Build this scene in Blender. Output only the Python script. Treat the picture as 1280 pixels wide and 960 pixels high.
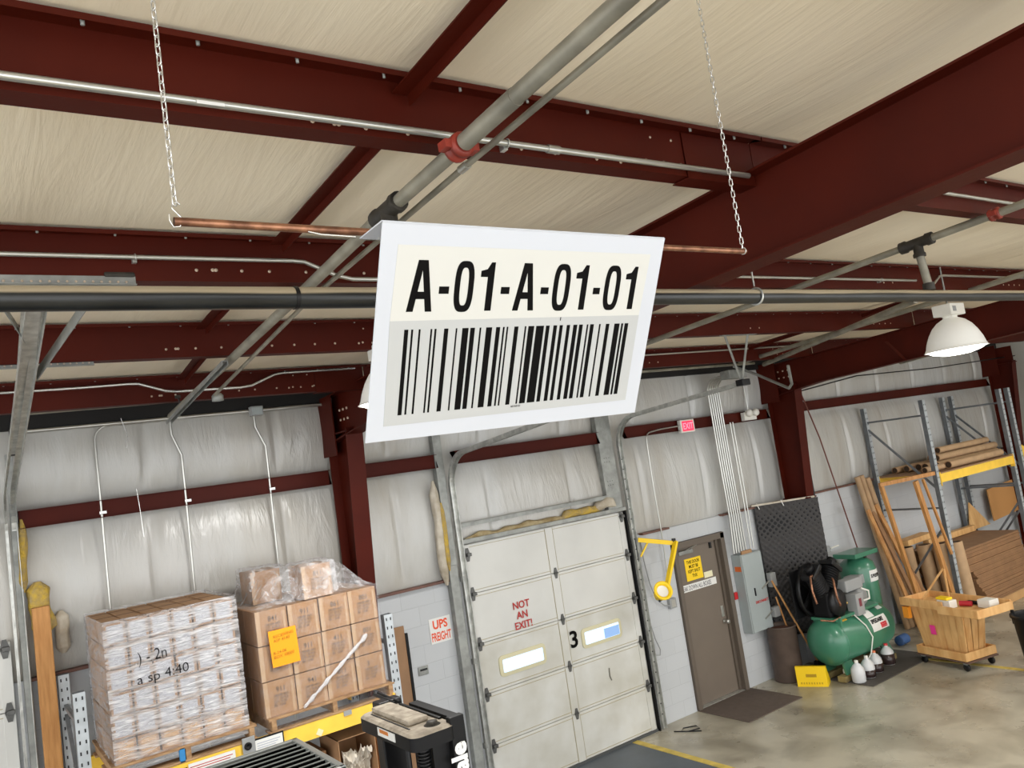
import bpy, bmesh, math, random
from mathutils import Vector, Matrix, noise
random.seed(7)
for o in list(bpy.data.objects): bpy.data.objects.remove(o)
SC = bpy.context.scene
COL = SC.collection
PI = math.pi

# ------------------------------------------------------------------ camera
CAMZ = 3.61
FOC = 1002.447
YAW, PITCH, ROLL = map(math.radians, (-35.61353559, 5.61925766, -8.42811925))
def cam_axes():
    cy, sy, cp, sp = math.cos(YAW), math.sin(YAW), math.cos(PITCH), math.sin(PITCH)
    fw = Vector((-sy*cp, cy*cp, sp)); rt = Vector((cy, sy, 0)); up = rt.cross(fw)
    cr, sr = math.cos(ROLL), math.sin(ROLL)
    return cr*rt + sr*up, -sr*rt + cr*up, fw
_r, _u, _f = cam_axes()
cd = bpy.data.cameras.new('camera'); cam = bpy.data.objects.new('camera', cd); COL.objects.link(cam)
m = Matrix((_r, _u, -_f)).transposed().to_4x4(); m.translation = (0, 0, CAMZ)
cam.matrix_world = m
cd.sensor_width = 36; cd.lens = 36*FOC/1280; cd.clip_start = .05; cd.clip_end = 200
SC.camera = cam

# ------------------------------------------------------------------ world, exposure
SC.view_settings.view_transform = 'Standard'; SC.view_settings.look = 'None'
SC.view_settings.gamma = 1; SC.view_settings.use_curve_mapping = False
SC.view_settings.exposure = 0.0
W = bpy.data.worlds.new('world'); SC.world = W; W.use_nodes = True
bg = W.node_tree.nodes['Background']; bg.inputs[0].default_value = (.97, .985, 1.0, 1); bg.inputs[1].default_value = 3.0
LAMPS = []   # filled by lamp builder
LAMP_POWER = 72

# ------------------------------------------------------------------ materials
def srgb(c):
    return tuple((x/255/12.92 if x/255 <= .04045 else ((x/255+.055)/1.055)**2.4) for x in c)
def mat(name, col, rough=.6, metal=0., bump=0., bscale=20., var=0., vscale=3., stretch=None, spec=.5, coat=0., emit=None, estr=1., col2=None, detail=4, alpha=None):
    M = bpy.data.materials.new(name); M.use_nodes = True
    nt = M.node_tree; b = nt.nodes['Principled BSDF']
    c = srgb(col)+(1,)
    b.inputs['Base Color'].default_value = c
    b.inputs['Roughness'].default_value = rough; b.inputs['Metallic'].default_value = metal
    b.inputs['Specular IOR Level'].default_value = spec; b.inputs['Coat Weight'].default_value = coat
    if emit: b.inputs['Emission Color'].default_value = srgb(emit)+(1,); b.inputs['Emission Strength'].default_value = estr
    tc = None
    def coords(s):
        nonlocal tc
        if tc is None:
            tc = nt.nodes.new('ShaderNodeTexCoord')
        mp = nt.nodes.new('ShaderNodeMapping'); nt.links.new(tc.outputs['Object'], mp.inputs[0])
        mp.inputs['Scale'].default_value = s
        return mp.outputs[0]
    st = stretch or (1, 1, 1)
    if var or col2:
        n = nt.nodes.new('ShaderNodeTexNoise'); n.inputs['Scale'].default_value = vscale; n.inputs['Detail'].default_value = detail
        nt.links.new(coords(st), n.inputs[0])
        r = nt.nodes.new('ShaderNodeValToRGB'); r.color_ramp.elements[0].position = .35; r.color_ramp.elements[1].position = .65
        c2 = srgb(col2) if col2 else tuple(x*(1-var) for x in c[:3])
        c1 = c[:3] if col2 else tuple(min(1, x*(1+var*.5)) for x in c[:3])
        r.color_ramp.elements[0].color = tuple(c2)+(1,); r.color_ramp.elements[1].color = tuple(c1)+(1,)
        nt.links.new(n.outputs[0], r.inputs[0]); nt.links.new(r.outputs[0], b.inputs['Base Color'])
    if bump:
        n = nt.nodes.new('ShaderNodeTexNoise'); n.inputs['Scale'].default_value = bscale; n.inputs['Detail'].default_value = 5
        nt.links.new(coords(st), n.inputs[0])
        bp = nt.nodes.new('ShaderNodeBump'); bp.inputs['Strength'].default_value = bump; bp.inputs['Distance'].default_value = .02
        nt.links.new(n.outputs[0], bp.inputs['Height']); nt.links.new(bp.outputs[0], b.inputs['Normal'])
    if alpha is not None: b.inputs['Alpha'].default_value = alpha
    return M
RED = mat('red_oxide_primer', (71, 18, 6), .55, var=.15, vscale=2, bump=.05, spec=.15)
GALV = mat('galvanized_steel', (196, 197, 192), .36, metal=.6, var=.25, vscale=14)
GALVM = mat('galvanized_dull', (150, 152, 148), .5, metal=.35, var=.25, vscale=9)
COND = mat('emt_conduit', (190, 190, 184), .3, metal=.8, var=.1)
PIPE = mat('old_steel_pipe', (148, 144, 130), .5, metal=.35, var=.3, vscale=6)
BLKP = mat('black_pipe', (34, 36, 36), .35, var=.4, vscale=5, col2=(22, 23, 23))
def _tint_top(M, col):
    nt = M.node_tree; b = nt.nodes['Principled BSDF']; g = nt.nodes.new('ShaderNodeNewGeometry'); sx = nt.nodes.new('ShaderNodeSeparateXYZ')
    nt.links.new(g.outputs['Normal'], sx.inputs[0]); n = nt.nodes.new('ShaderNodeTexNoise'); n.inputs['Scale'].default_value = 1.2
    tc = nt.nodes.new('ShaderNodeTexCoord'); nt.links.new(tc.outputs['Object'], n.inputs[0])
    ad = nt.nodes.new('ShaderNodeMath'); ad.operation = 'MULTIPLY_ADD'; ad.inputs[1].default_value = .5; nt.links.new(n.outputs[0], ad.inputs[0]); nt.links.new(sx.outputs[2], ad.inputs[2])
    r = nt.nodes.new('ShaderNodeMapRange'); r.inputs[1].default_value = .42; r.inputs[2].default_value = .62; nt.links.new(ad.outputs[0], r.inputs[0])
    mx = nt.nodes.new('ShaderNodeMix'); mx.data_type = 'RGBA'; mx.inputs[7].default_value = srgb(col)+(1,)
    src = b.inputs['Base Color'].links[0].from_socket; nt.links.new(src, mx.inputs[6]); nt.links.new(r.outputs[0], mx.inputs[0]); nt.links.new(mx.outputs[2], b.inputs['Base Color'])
_tint_top(BLKP, (176, 162, 136))  # paler beige mixed in on the upward-facing side of the pipe
BLK = mat('black_plastic', (14, 14, 16), .5, spec=.25)
BLKM = mat('black_metal', (26, 26, 28), .4, metal=.3)
EAVE_SHADE = mat('painted_eave_shade', (14, 12, 12), .8)  # near-black colour stands in for the deep shade under the eave
COPP = mat('copper', (168, 120, 92), .38, metal=.7, vscale=30, col2=(112, 76, 58))
WIRE = mat('zinc_wire', (215, 215, 212), .25, metal=.8)
CASTI = mat('cast_iron', (58, 54, 48), .6, metal=.3, var=.3, vscale=20)
REDCP = mat('red_coupling', (140, 48, 34), .5, var=.3, vscale=20)
SIGNW = mat('white_acrylic', (198, 202, 210), .35)
PAPERW = mat('cream_paper', (205, 205, 200), .55)
PAPERG = mat('grey_paper', (182, 184, 184), .5)
INK = mat('black_ink', (10, 9, 9), .65, spec=.08)
WHITEP = mat('white_paper', (225, 225, 222), .7)
BLUEINK = mat('pale_print', (170, 176, 190), .7)
REDINK = mat('red_ink', (178, 44, 40), .6)
ORINK = mat('orange_red_ink', (226, 84, 40), .6)
DOORW = mat('dock_door_white', (208, 208, 204), .5, var=.06, vscale=1.6, bump=.03, bscale=60)
DOORD = mat('dock_door_dirty', (206, 206, 201), .55, col2=(188, 186, 176), vscale=2.2, bump=.03, bscale=60, detail=8)
SEAM = mat('door_seam', (168, 158, 126), .7)
GLASS = mat('window_pane', (190, 205, 225), .1, emit=(186, 206, 238), estr=.95)
GLASSD = mat('window_pane_shade', (120, 150, 190), .1, emit=(120, 152, 196), estr=.8)
WFRAME = mat('window_frame', (206, 200, 166), .6)
BROWN = mat('brown_door', (112, 101, 90), .5, var=.05)
BROWNF = mat('brown_frame', (96, 86, 76), .5)
YEL = mat('safety_yellow', (246, 206, 20), .45)
RACKY = mat('rack_beam_yellow', (246, 202, 70), .5, var=.08, vscale=6)
RACKG = mat('rack_upright_grey', (112, 116, 120), .45, metal=.3, var=.2, vscale=8)
RACKW = mat('rack_face_light', (178, 184, 188), .45, metal=.2, var=.12, vscale=8)
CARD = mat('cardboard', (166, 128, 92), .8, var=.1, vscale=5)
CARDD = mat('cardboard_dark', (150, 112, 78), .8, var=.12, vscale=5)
CARDT = mat('cardboard_top', (150, 116, 86), .8, var=.1, vscale=5)
SEAMD = mat('cardboard_seam', (112, 82, 56), .9)
TAPE = mat('packing_tape', (184, 152, 116), .25)
TUBE = mat('kraft_tube', (184, 152, 116), .7, var=.1, vscale=8)
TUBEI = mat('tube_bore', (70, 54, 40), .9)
LABEL = mat('white_label', (192, 193, 198), .5, col2=(170, 171, 178), vscale=30, stretch=(1, 1, 6))
ORANGE = mat('orange_notice', (255, 160, 0), .6)
WOOD = mat('lumber', (206, 154, 96), .65, col2=(176, 122, 70), vscale=5, stretch=(6, 6, .6), bump=.1)
WOODO = mat('orange_lumber', (198, 144, 84), .6, col2=(168, 114, 58), vscale=5, stretch=(6, 6, .6), bump=.1)
WOODP = mat('pallet_wood', (176, 142, 104), .8, col2=(140, 106, 74), vscale=5, stretch=(2, 8, 8), bump=.15)
PLY = mat('pine_boards', (226, 182, 122), .6, col2=(206, 154, 94), vscale=4, stretch=(3, 3, .7), bump=.05)
GREEN = mat('tank_green', (60, 122, 96), .3, coat=.3, var=.06)
GREY = mat('panel_grey', (158, 166, 166), .5, var=.04)
GREYL = mat('motor_grey', (150, 152, 152), .45)
SLATE = mat('slate_floor_paint', (84, 92, 100), .45, var=.15, vscale=3)
MATB = mat('brown_mat', (92, 80, 72), .9, var=.12, vscale=12, bump=.4, bscale=120)
MATG = mat('grey_mat', (76, 72, 68), .9, var=.12, vscale=12)
CANB = mat('brown_can', (86, 72, 64), .6, var=.2, vscale=6)
INSUL = mat('yellow_fibreglass', (196, 164, 66), .95, col2=(160, 140, 96), vscale=16, bump=.8, bscale=40)
VINYL = mat('torn_vinyl', (196, 188, 172), .4, col2=(168, 156, 136), vscale=8, bump=.6, bscale=20)
PINK = mat('pink_sticker', (238, 60, 150), .6)
EXITR = mat('exit_face', (240, 60, 90), .5, emit=(240, 40, 80), estr=.8)
WPL = mat('white_plastic', (224, 222, 214), .45)
PALEDOT = mat('pale_plug', (196, 176, 156), .6)
DUST = mat('dusty_cap', (182, 172, 156), .85, col2=(140, 130, 116), vscale=14, bump=.2)
YLINE = mat('yellow_floor_paint', (206, 182, 90), .6, var=.2, vscale=8)
BLOCK = None
def chrome(): return COND

def blanket(name, col, col2, vertical):
    """reflective vinyl insulation facing: soft stains plus fine stretched creases"""
    M = mat(name, col, .27 if vertical else .5, spec=.7 if vertical else .5)
    nt = M.node_tree; b = nt.nodes['Principled BSDF']
    tc = nt.nodes.new('ShaderNodeTexCoord')
    def noise_(scale, st, det=5, dist=0.):
        mp = nt.nodes.new('ShaderNodeMapping'); mp.inputs['Scale'].default_value = st
        nt.links.new(tc.outputs['Object'], mp.inputs[0])
        n = nt.nodes.new('ShaderNodeTexNoise'); n.inputs['Scale'].default_value = scale; n.inputs['Detail'].default_value = det
        n.inputs['Distortion'].default_value = dist
        nt.links.new(mp.outputs[0], n.inputs[0]); return n.outputs[0]
    st1 = (1, 1, .25) if vertical else (1, .35, 1)
    a = noise_(1.1, st1, 6, .6)
    r = nt.nodes.new('ShaderNodeValToRGB'); r.color_ramp.elements[0].position = .3; r.color_ramp.elements[1].position = .62
    r.color_ramp.elements[0].color = srgb(col2)+(1,); r.color_ramp.elements[1].color = srgb(col)+(1,)
    nt.links.new(a, r.inputs[0]); nt.links.new(r.outputs[0], b.inputs['Base Color'])
    st2 = (2.2, 1, .5) if vertical else (5, .45, 1)
    c = noise_(2.2, st2, 6, 1.2)
    d = noise_(14, st2, 3, .5)
    mx = nt.nodes.new('ShaderNodeMath'); mx.operation = 'MULTIPLY_ADD'; mx.inputs[1].default_value = .22
    nt.links.new(d, mx.inputs[0]); nt.links.new(c, mx.inputs[2])
    bp = nt.nodes.new('ShaderNodeBump'); bp.inputs['Strength'].default_value = .30 if vertical else .17; bp.inputs['Distance'].default_value = .06 if vertical else .05
    nt.links.new(mx.outputs[0], bp.inputs['Height']); nt.links.new(bp.outputs[0], b.inputs['Normal'])
    return M
WALLB = blanket('wall_blanket', (188, 188, 185), (170, 165, 155), True)
ROOFB = blanket('roof_blanket', (243, 231, 207), (230, 216, 190), False)

def block_mat():
    M = mat('painted_block', (204, 207, 208), .6, bump=.0)
    nt = M.node_tree; b = nt.nodes['Principled BSDF']
    tc = nt.nodes.new('ShaderNodeTexCoord'); mp = nt.nodes.new('ShaderNodeMapping')
    mp.inputs['Rotation'].default_value = (-PI/2, 0, 0)
    nt.links.new(tc.outputs['Object'], mp.inputs[0])
    br = nt.nodes.new('ShaderNodeTexBrick'); nt.links.new(mp.outputs[0], br.inputs[0])
    br.inputs['Scale'].default_value = 1; br.inputs['Brick Width'].default_value = .4064; br.inputs['Row Height'].default_value = .2032
    br.inputs['Mortar Size'].default_value = .005; br.inputs['Mortar Smooth'].default_value = .5
    br.inputs['Color1'].default_value = srgb((190, 193, 196))+(1,); br.inputs['Color2'].default_value = srgb((186, 189, 192))+(1,)
    br.inputs['Mortar'].default_value = srgb((180, 183, 186))+(1,)
    nt.links.new(br.outputs[0], b.inputs['Base Color'])
    bp = nt.nodes.new('ShaderNodeBump'); bp.inputs['Strength'].default_value = .3; bp.inputs['Distance'].default_value = .01; bp.invert = True
    nt.links.new(br.outputs['Fac'], bp.inputs['Height']); nt.links.new(bp.outputs[0], b.inputs['Normal'])
    return M
BLOCK = block_mat()

def floor_mat():
    M = mat('sealed_concrete', (150, 144, 128), .25)
    nt = M.node_tree; b = nt.nodes['Principled BSDF']
    tc = nt.nodes.new('ShaderNodeTexCoord')
    def nz(s, d, dist=0):
        n = nt.nodes.new('ShaderNodeTexNoise'); n.inputs['Scale'].default_value = s; n.inputs['Detail'].default_value = d
        n.inputs['Distortion'].default_value = dist
        nt.links.new(tc.outputs['Object'], n.inputs[0]); return n.outputs[0]
    r = nt.nodes.new('ShaderNodeValToRGB'); e = r.color_ramp.elements
    e[0].position = .32; e[0].color = srgb((134, 128, 113))+(1,); e[1].position = .6; e[1].color = srgb((178, 172, 155))+(1,)
    nt.links.new(nz(1.6, 9, .4), r.inputs[0]); nt.links.new(r.outputs[0], b.inputs['Base Color'])
    r2 = nt.nodes.new('ShaderNodeMapRange'); r2.inputs[3].default_value = .16; r2.inputs[4].default_value = .42
    nt.links.new(nz(2.5, 6), r2.inputs[0]); nt.links.new(r2.outputs[0], b.inputs['Roughness'])
    bp = nt.nodes.new('ShaderNodeBump'); bp.inputs['Strength'].default_value = .08; nt.links.new(nz(9, 5), bp.inputs['Height']); nt.links.new(bp.outputs[0], b.inputs['Normal'])
    return M
CONC = floor_mat()

def wrap_mat(name, dens, streak=(1, 1, 6)):
    """clear stretch film: mostly see-through, glossy, milky where it bunches"""
    M = bpy.data.materials.new(name); M.use_nodes = True; nt = M.node_tree; nt.nodes.clear()
    out = nt.nodes.new('ShaderNodeOutputMaterial'); tr = nt.nodes.new('ShaderNodeBsdfTransparent')
    tr.inputs[0].default_value = (.96, .96, .97, 1)
    pr = nt.nodes.new('ShaderNodeBsdfPrincipled'); pr.inputs['Base Color'].default_value = (.86, .86, .88, 1); pr.inputs['Roughness'].default_value = .14
    pr.inputs['Specular IOR Level'].default_value = 1.
    tc = nt.nodes.new('ShaderNodeTexCoord'); mp = nt.nodes.new('ShaderNodeMapping'); mp.inputs['Scale'].default_value = streak
    mp.inputs['Rotation'].default_value = (0, .12, 0)
    nt.links.new(tc.outputs['Object'], mp.inputs[0])
    n = nt.nodes.new('ShaderNodeTexNoise'); n.inputs['Scale'].default_value = 5; n.inputs['Detail'].default_value = 6; n.inputs['Distortion'].default_value = 1.
    nt.links.new(mp.outputs[0], n.inputs[0])
    r = nt.nodes.new('ShaderNodeMapRange'); r.inputs[1].default_value = .35; r.inputs[2].default_value = .75; r.inputs[3].default_value = dens*.35; r.inputs[4].default_value = min(1, dens*1.9)
    nt.links.new(n.outputs[0], r.inputs[0])
    bp = nt.nodes.new('ShaderNodeBump'); bp.inputs['Strength'].default_value = .9; bp.inputs['Distance'].default_value = .04
    n2 = nt.nodes.new('ShaderNodeTexNoise'); n2.inputs['Scale'].default_value = 9; n2.inputs['Detail'].default_value = 3; nt.links.new(mp.outputs[0], n2.inputs[0])
    nt.links.new(n2.outputs[0], bp.inputs['Height']); nt.links.new(bp.outputs[0], pr.inputs['Normal'])
    mx = nt.nodes.new('ShaderNodeMixShader'); nt.links.new(r.outputs[0], mx.inputs[0]); nt.links.new(tr.outputs[0], mx.inputs[1]); nt.links.new(pr.outputs[0], mx.inputs[2])
    nt.links.new(mx.outputs[0], out.inputs[0])
    return M
WRAPA = wrap_mat('stretch_film_dense', .40)
WRAPB = wrap_mat('stretch_film_clear', .07, (1.6, 1.6, 1.6))
WRAPC = wrap_mat('stretch_film_slack', .25, (2.2, 2.2, 2.2))

# ------------------------------------------------------------------ mesh helpers
class MB:
    def __init__(s): s.v = []; s.f = []; s.sm = []
    def add(s, vs, fs, smooth=False):
        n = len(s.v); s.v += [Vector(v) for v in vs]; s.f += [tuple(i+n for i in f) for f in fs]; s.sm += [smooth]*len(fs); return s
    def box(s, x0, x1, y0, y1, z0, z1, mtx=None):
        vs = [Vector((x, y, z)) for z in (z0, z1) for y in (y0, y1) for x in (x0, x1)]
        if mtx: vs = [mtx @ v for v in vs]
        return s.add(vs, [(0, 2, 3, 1), (4, 5, 7, 6), (0, 1, 5, 4), (2, 6, 7, 3), (0, 4, 6, 2), (1, 3, 7, 5)])
    def cbox(s, x0, x1, y0, y1, z0, z1, c=.01, mtx=None):
        """box with chamfered edges"""
        b = bmesh.new(); bmesh.ops.create_cube(b, size=1)
        for v in b.verts:
            v.co = Vector(((x0+x1)/2+v.co.x*(x1-x0), (y0+y1)/2+v.co.y*(y1-y0), (z0+z1)/2+v.co.z*(z1-z0)))
        bmesh.ops.bevel(b, geom=b.edges[:], offset=c, segments=2, affect='EDGES', profile=.6)
        b.verts.index_update()
        vs = [(mtx @ v.co) if mtx else v.co.copy() for v in b.verts]; fs = [[v.index for v in f.verts] for f in b.faces]; b.free()
        return s.add(vs, fs)
    def bar(s, p, q, w, h, up=(0, 0, 1)):
        """rectangular bar from p to q, w across, h along up"""
        p, q = Vector(p), Vector(q); d = (q-p).normalized(); u = Vector(up)
        a = d.cross(u)
        if a.length < 1e-4: a = d.cross(Vector((0, 1, 0)))
        a.normalize(); u = a.cross(d).normalized()
        vs = [e + a*(w/2*i) + u*(h/2*j) for e in (p, q) for i, j in ((-1, -1), (1, -1), (1, 1), (-1, 1))]
        return s.add(vs, [(0, 3, 2, 1), (4, 5, 6, 7), (0, 1, 5, 4), (1, 2, 6, 5), (2, 3, 7, 6), (3, 0, 4, 7)])
    def sec(s, p, q, prof, up=(0, 0, 1), closed=False, smooth=False):
        """sweep a polyline/closed profile [(a,u)] from p to q"""
        p, q = Vector(p), Vector(q); d = (q-p).normalized(); u = Vector(up); a = d.cross(u).normalized(); u = a.cross(d).normalized()
        n = len(prof); vs = [e + a*x + u*y for e in (p, q) for x, y in prof]
        fs = [(i, (i+1) % n, (i+1) % n+n, i+n) for i in range(n if closed else n-1)]
        if closed: fs += [tuple(range(n))[::-1], tuple(range(n, 2*n))]
        return s.add(vs, fs, smooth)
    def tube(s, pts, r, n=12, caps=True, closed=False):
        pts = [Vector(p) for p in pts]; N = len(pts); rs = r if isinstance(r, (list, tuple)) else [r]*N
        vs = []; prev = None
        for i, p in enumerate(pts):
            if closed: d = pts[(i+1) % N]-pts[i-1]
            else: d = (pts[min(i+1, N-1)]-pts[max(i-1, 0)])
            d.normalize()
            if prev is None:
                a = d.cross(Vector((0, 0, 1)));
                if a.length < 1e-3: a = d.cross(Vector((0, 1, 0)))
            else: a = prev - d*prev.dot(d)
            a.normalize(); prev = a; b = d.cross(a)
            for k in range(n):
                t = 2*PI*k/n; vs.append(p + (a*math.cos(t)+b*math.sin(t))*rs[i])
        fs = []
        for i in range(N if closed else N-1):
            for k in range(n):
                j = (i+1) % N; fs.append((i*n+k, j*n+k, j*n+(k+1) % n, i*n+(k+1) % n))
        s.add(vs, [f[::-1] for f in fs], True)
        if caps and not closed:
            s.add(vs[:n], [tuple(range(n))]); s.add(vs[-n:], [tuple(range(n))[::-1]])
        return s
    def lathe(s, prof, c=(0, 0, 0), n=28, mtx=None, smooth=True):
        vs = []
        for r, z in prof:
            for k in range(n):
                t = 2*PI*k/n; v = Vector((r*math.cos(t), r*math.sin(t), z))
                vs.append((mtx @ v if mtx else v)+Vector(c))
        fs = [(i*n+k, i*n+(k+1) % n, (i+1)*n+(k+1) % n, (i+1)*n+k) for i in range(len(prof)-1) for k in range(n)]
        return s.add(vs, fs, smooth)
    def prism(s, poly, h, mtx):
        """polygon (x,y) extruded by h along local z, placed with mtx"""
        n = len(poly); vs = [mtx @ Vector((x, y, z)) for z in (0, h) for x, y in poly]
        return s.add(vs, [tuple(range(n))[::-1], tuple(range(n, 2*n))]+[(i, (i+1) % n, (i+1) % n+n, i+n) for i in range(n)])
    def grid(s, fn, nu, nv, smooth=True):
        vs = [fn(i/nu, j/nv) for j in range(nv+1) for i in range(nu+1)]
        return s.add(vs, [(j*(nu+1)+i, j*(nu+1)+i+1, (j+1)*(nu+1)+i+1, (j+1)*(nu+1)+i) for j in range(nv) for i in range(nu)], smooth)
    def build(s, name, mt, parent=None, label=None, fix=True):
        root = parent
        while root is not None and root.parent is not None: root = root.parent
        org = root.location.copy() if root else None
        top = parent is None
        if top:
            xs = [v.x for v in s.v]; ys = [v.y for v in s.v]; zs = [v.z for v in s.v]
            org = Vector(((min(xs)+max(xs))/2, (min(ys)+max(ys))/2, min(zs)))
        me = bpy.data.meshes.new(name); me.from_pydata([tuple(v-org) for v in s.v], [], s.f)
        me.polygons.foreach_set('use_smooth', s.sm); me.materials.append(mt)
        if fix:
            b = bmesh.new(); b.from_mesh(me); bmesh.ops.recalc_face_normals(b, faces=b.faces[:]); b.to_mesh(me); b.free()
        me.update()
        o = bpy.data.objects.new(name, me); COL.objects.link(o)
        if top: o.location = org
        else: o.parent = parent
        if label: o['label'] = label
        return o
def thing(name, label, cat, loc, group=None):
    o = bpy.data.objects.new(name, None); COL.objects.link(o); o.location = loc; o.empty_display_size = .1
    o['label'] = label; o['category'] = cat
    if group: o['group'] = group
    return o
def tag(o, label, cat, group=None, kind=None):
    o['label'] = label; o['category'] = cat
    if group: o['group'] = group
    if kind: o['kind'] = kind
    return o
def struct(name, mb, mt, label=None, parent=None):
    o = mb.build(name, mt, parent)
    if parent is None:
        o['kind'] = 'structure'; o['category'] = name.split('_')[0]
        o['label'] = label or name
    return o
def copy_thing(o, loc, label):
    c = o.copy(); COL.objects.link(c); c.location = loc; c['label'] = label
    for ch in o.children:
        d = ch.copy(); COL.objects.link(d); d.parent = c
        for g in ch.children:
            e = g.copy(); COL.objects.link(e); e.parent = d
    return c
def text(s, size, mt, parent, name, origin, right, up, bold=0., xs=1., depth=.001, spacing=1., centre=False, label=None, line=1.):
    """flat lettering, origin = baseline left, right/up = world directions"""
    cu = bpy.data.curves.new('t', 'FONT'); cu.body = s; cu.size = size; cu.offset = bold; cu.extrude = depth; cu.space_character = spacing; cu.space_line = line
    cu.resolution_u = 3
    if centre: cu.align_x = 'CENTER'
    t = bpy.data.objects.new('t', cu); COL.objects.link(t)
    bpy.context.view_layer.update()
    me = bpy.data.meshes.new_from_object(t.evaluated_get(bpy.context.evaluated_depsgraph_get()))
    R, U = Vector(right).normalized(), Vector(up).normalized(); N = R.cross(U)
    root = parent
    while root.parent is not None: root = root.parent
    O = Vector(origin)-root.location
    for v in me.vertices:
        c = v.co.copy(); v.co = O + R*(c.x*xs) + U*c.y + N*c.z
    bpy.data.objects.remove(t); bpy.data.curves.remove(cu)
    me.materials.clear(); me.materials.append(mt)
    o = bpy.data.objects.new(name, me); COL.objects.link(o); o.parent = parent
    if label: o['label'] = label
    return o
def arc(c, r, a0, a1, e1, e2, n=8):
    c = Vector(c); e1 = Vector(e1); e2 = Vector(e2)
    return [c+e1*(r*math.cos(a0+(a1-a0)*i/n))+e2*(r*math.sin(a0+(a1-a0)*i/n)) for i in range(n+1)]
def nz(x, y, z=0): return noise.noise(Vector((x, y, z)))
def zroof(y): return CAMZ+1.505-.053*y
D = 8.05

# ------------------------------------------------------------------ structure: floor, walls, ceiling
struct('floor', MB().box(-7, 22, -5, 8.4, -.2, 0), CONC, 'sealed grey-brown concrete warehouse floor')
struct('trim_1', MB().box(-7, 6.66, 2.0, 7.94, 0, .004), SLATE, 'slate blue painted floor area in front of the numbered dock door')

def roof_fn(u, v):
    x = -7+29*u; y = -8+16.15*v
    ys = [-5.4, -3.87, -2.32, -.77, .78, 2.33, 3.88, 5.42, 6.98, 8.1]
    z = zroof(y)+.012
    for a, b in zip(ys, ys[1:]):
        if a <= y <= b:
            t = (y-a)/(b-a); z -= .0+.035*math.sin(PI*t)*(1+.5*nz(x*1.2, y*.6))
            z += (.006*nz(x*5+y*1.3, y*.5, 3)+.012*nz(x*1.6+y*.5, y*.4, 7))*math.sin(PI*t)
            s = abs(((x+1.15) % 1.83)-.915)      # blanket seams
            z += .02*math.exp(-(s/.035)**2)*math.sin(PI*t)
    return Vector((x, y, z))
mb = MB().grid(roof_fn, 520, 170); struct('ceiling', mb, ROOFB, 'beige vinyl-faced insulation under the metal roof')

def wall_fn(u, v):
    x = -2.2+22.6*u; z = 2.44+2.27*v
    def pil(z):
        for a, b in ((2.40, 3.70), (3.80, 4.72)):
            if a <= z <= b: return math.sin(PI*(z-a)/(b-a))
        return 0
    p = max(0, pil(z))
    y = D-.02-.085*p**.6
    s = abs(((x+.35) % 1.22)-.61)
    y += .05*math.exp(-(s/.03)**2)*p
    y += .020*nz(x*1.7, z*.6, 1)*p+.004*nz(x*9+z*.8, z*.8, 5)*p+.0020*nz(x*22, z*1.1+x, 9)*(1-.7*p)
    return Vector((x, y, z))
mb = MB().grid(wall_fn, 700, 60); mb.box(-7, 22, 8.15, 8.35, 2.2, 4.95)
struct('wall_back', mb, WALLB, 'white vinyl-faced insulation blanket on the upper back wall')
mb = MB()
for x0, x1, z0, z1 in ((-7, 7.93, 0, 2.44), (7.93, 8.99, 2.22, 2.44), (8.99, 22, 0, 2.44)):
    mb.box(x0, x1, 7.97, 8.35, z0, z1)
struct('wall_block', mb, BLOCK, 'grey-white painted concrete block wainscot along the back wall')
mb = MB()
mb.box(18.55, 18.75, -6, 8.1, 0, 4.9); struct('wall_right', mb, WALLB, 'pale end wall beyond the racks')
mb = MB()
for a, b in ((.45, 3.2), (3.38, 4.45), (7.4, 7.9), (9.0, 10.38), (10.56, 18)):
    mb.box(a, b, 7.90, 7.99, 2.43, 2.455)
struct('trim_2', mb, mat('ledge_brown', (110, 74, 62), .6, var=.3, vscale=5), 'red-brown ledge angle on top of the block wall')
mb = MB(); mb.box(-2.2, 18.4, 7.90, 8.12, 4.50, 4.70); struct('trim_3', mb, EAVE_SHADE, 'near-black strip painted as shade in the eave recess above the wall blanket')

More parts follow.
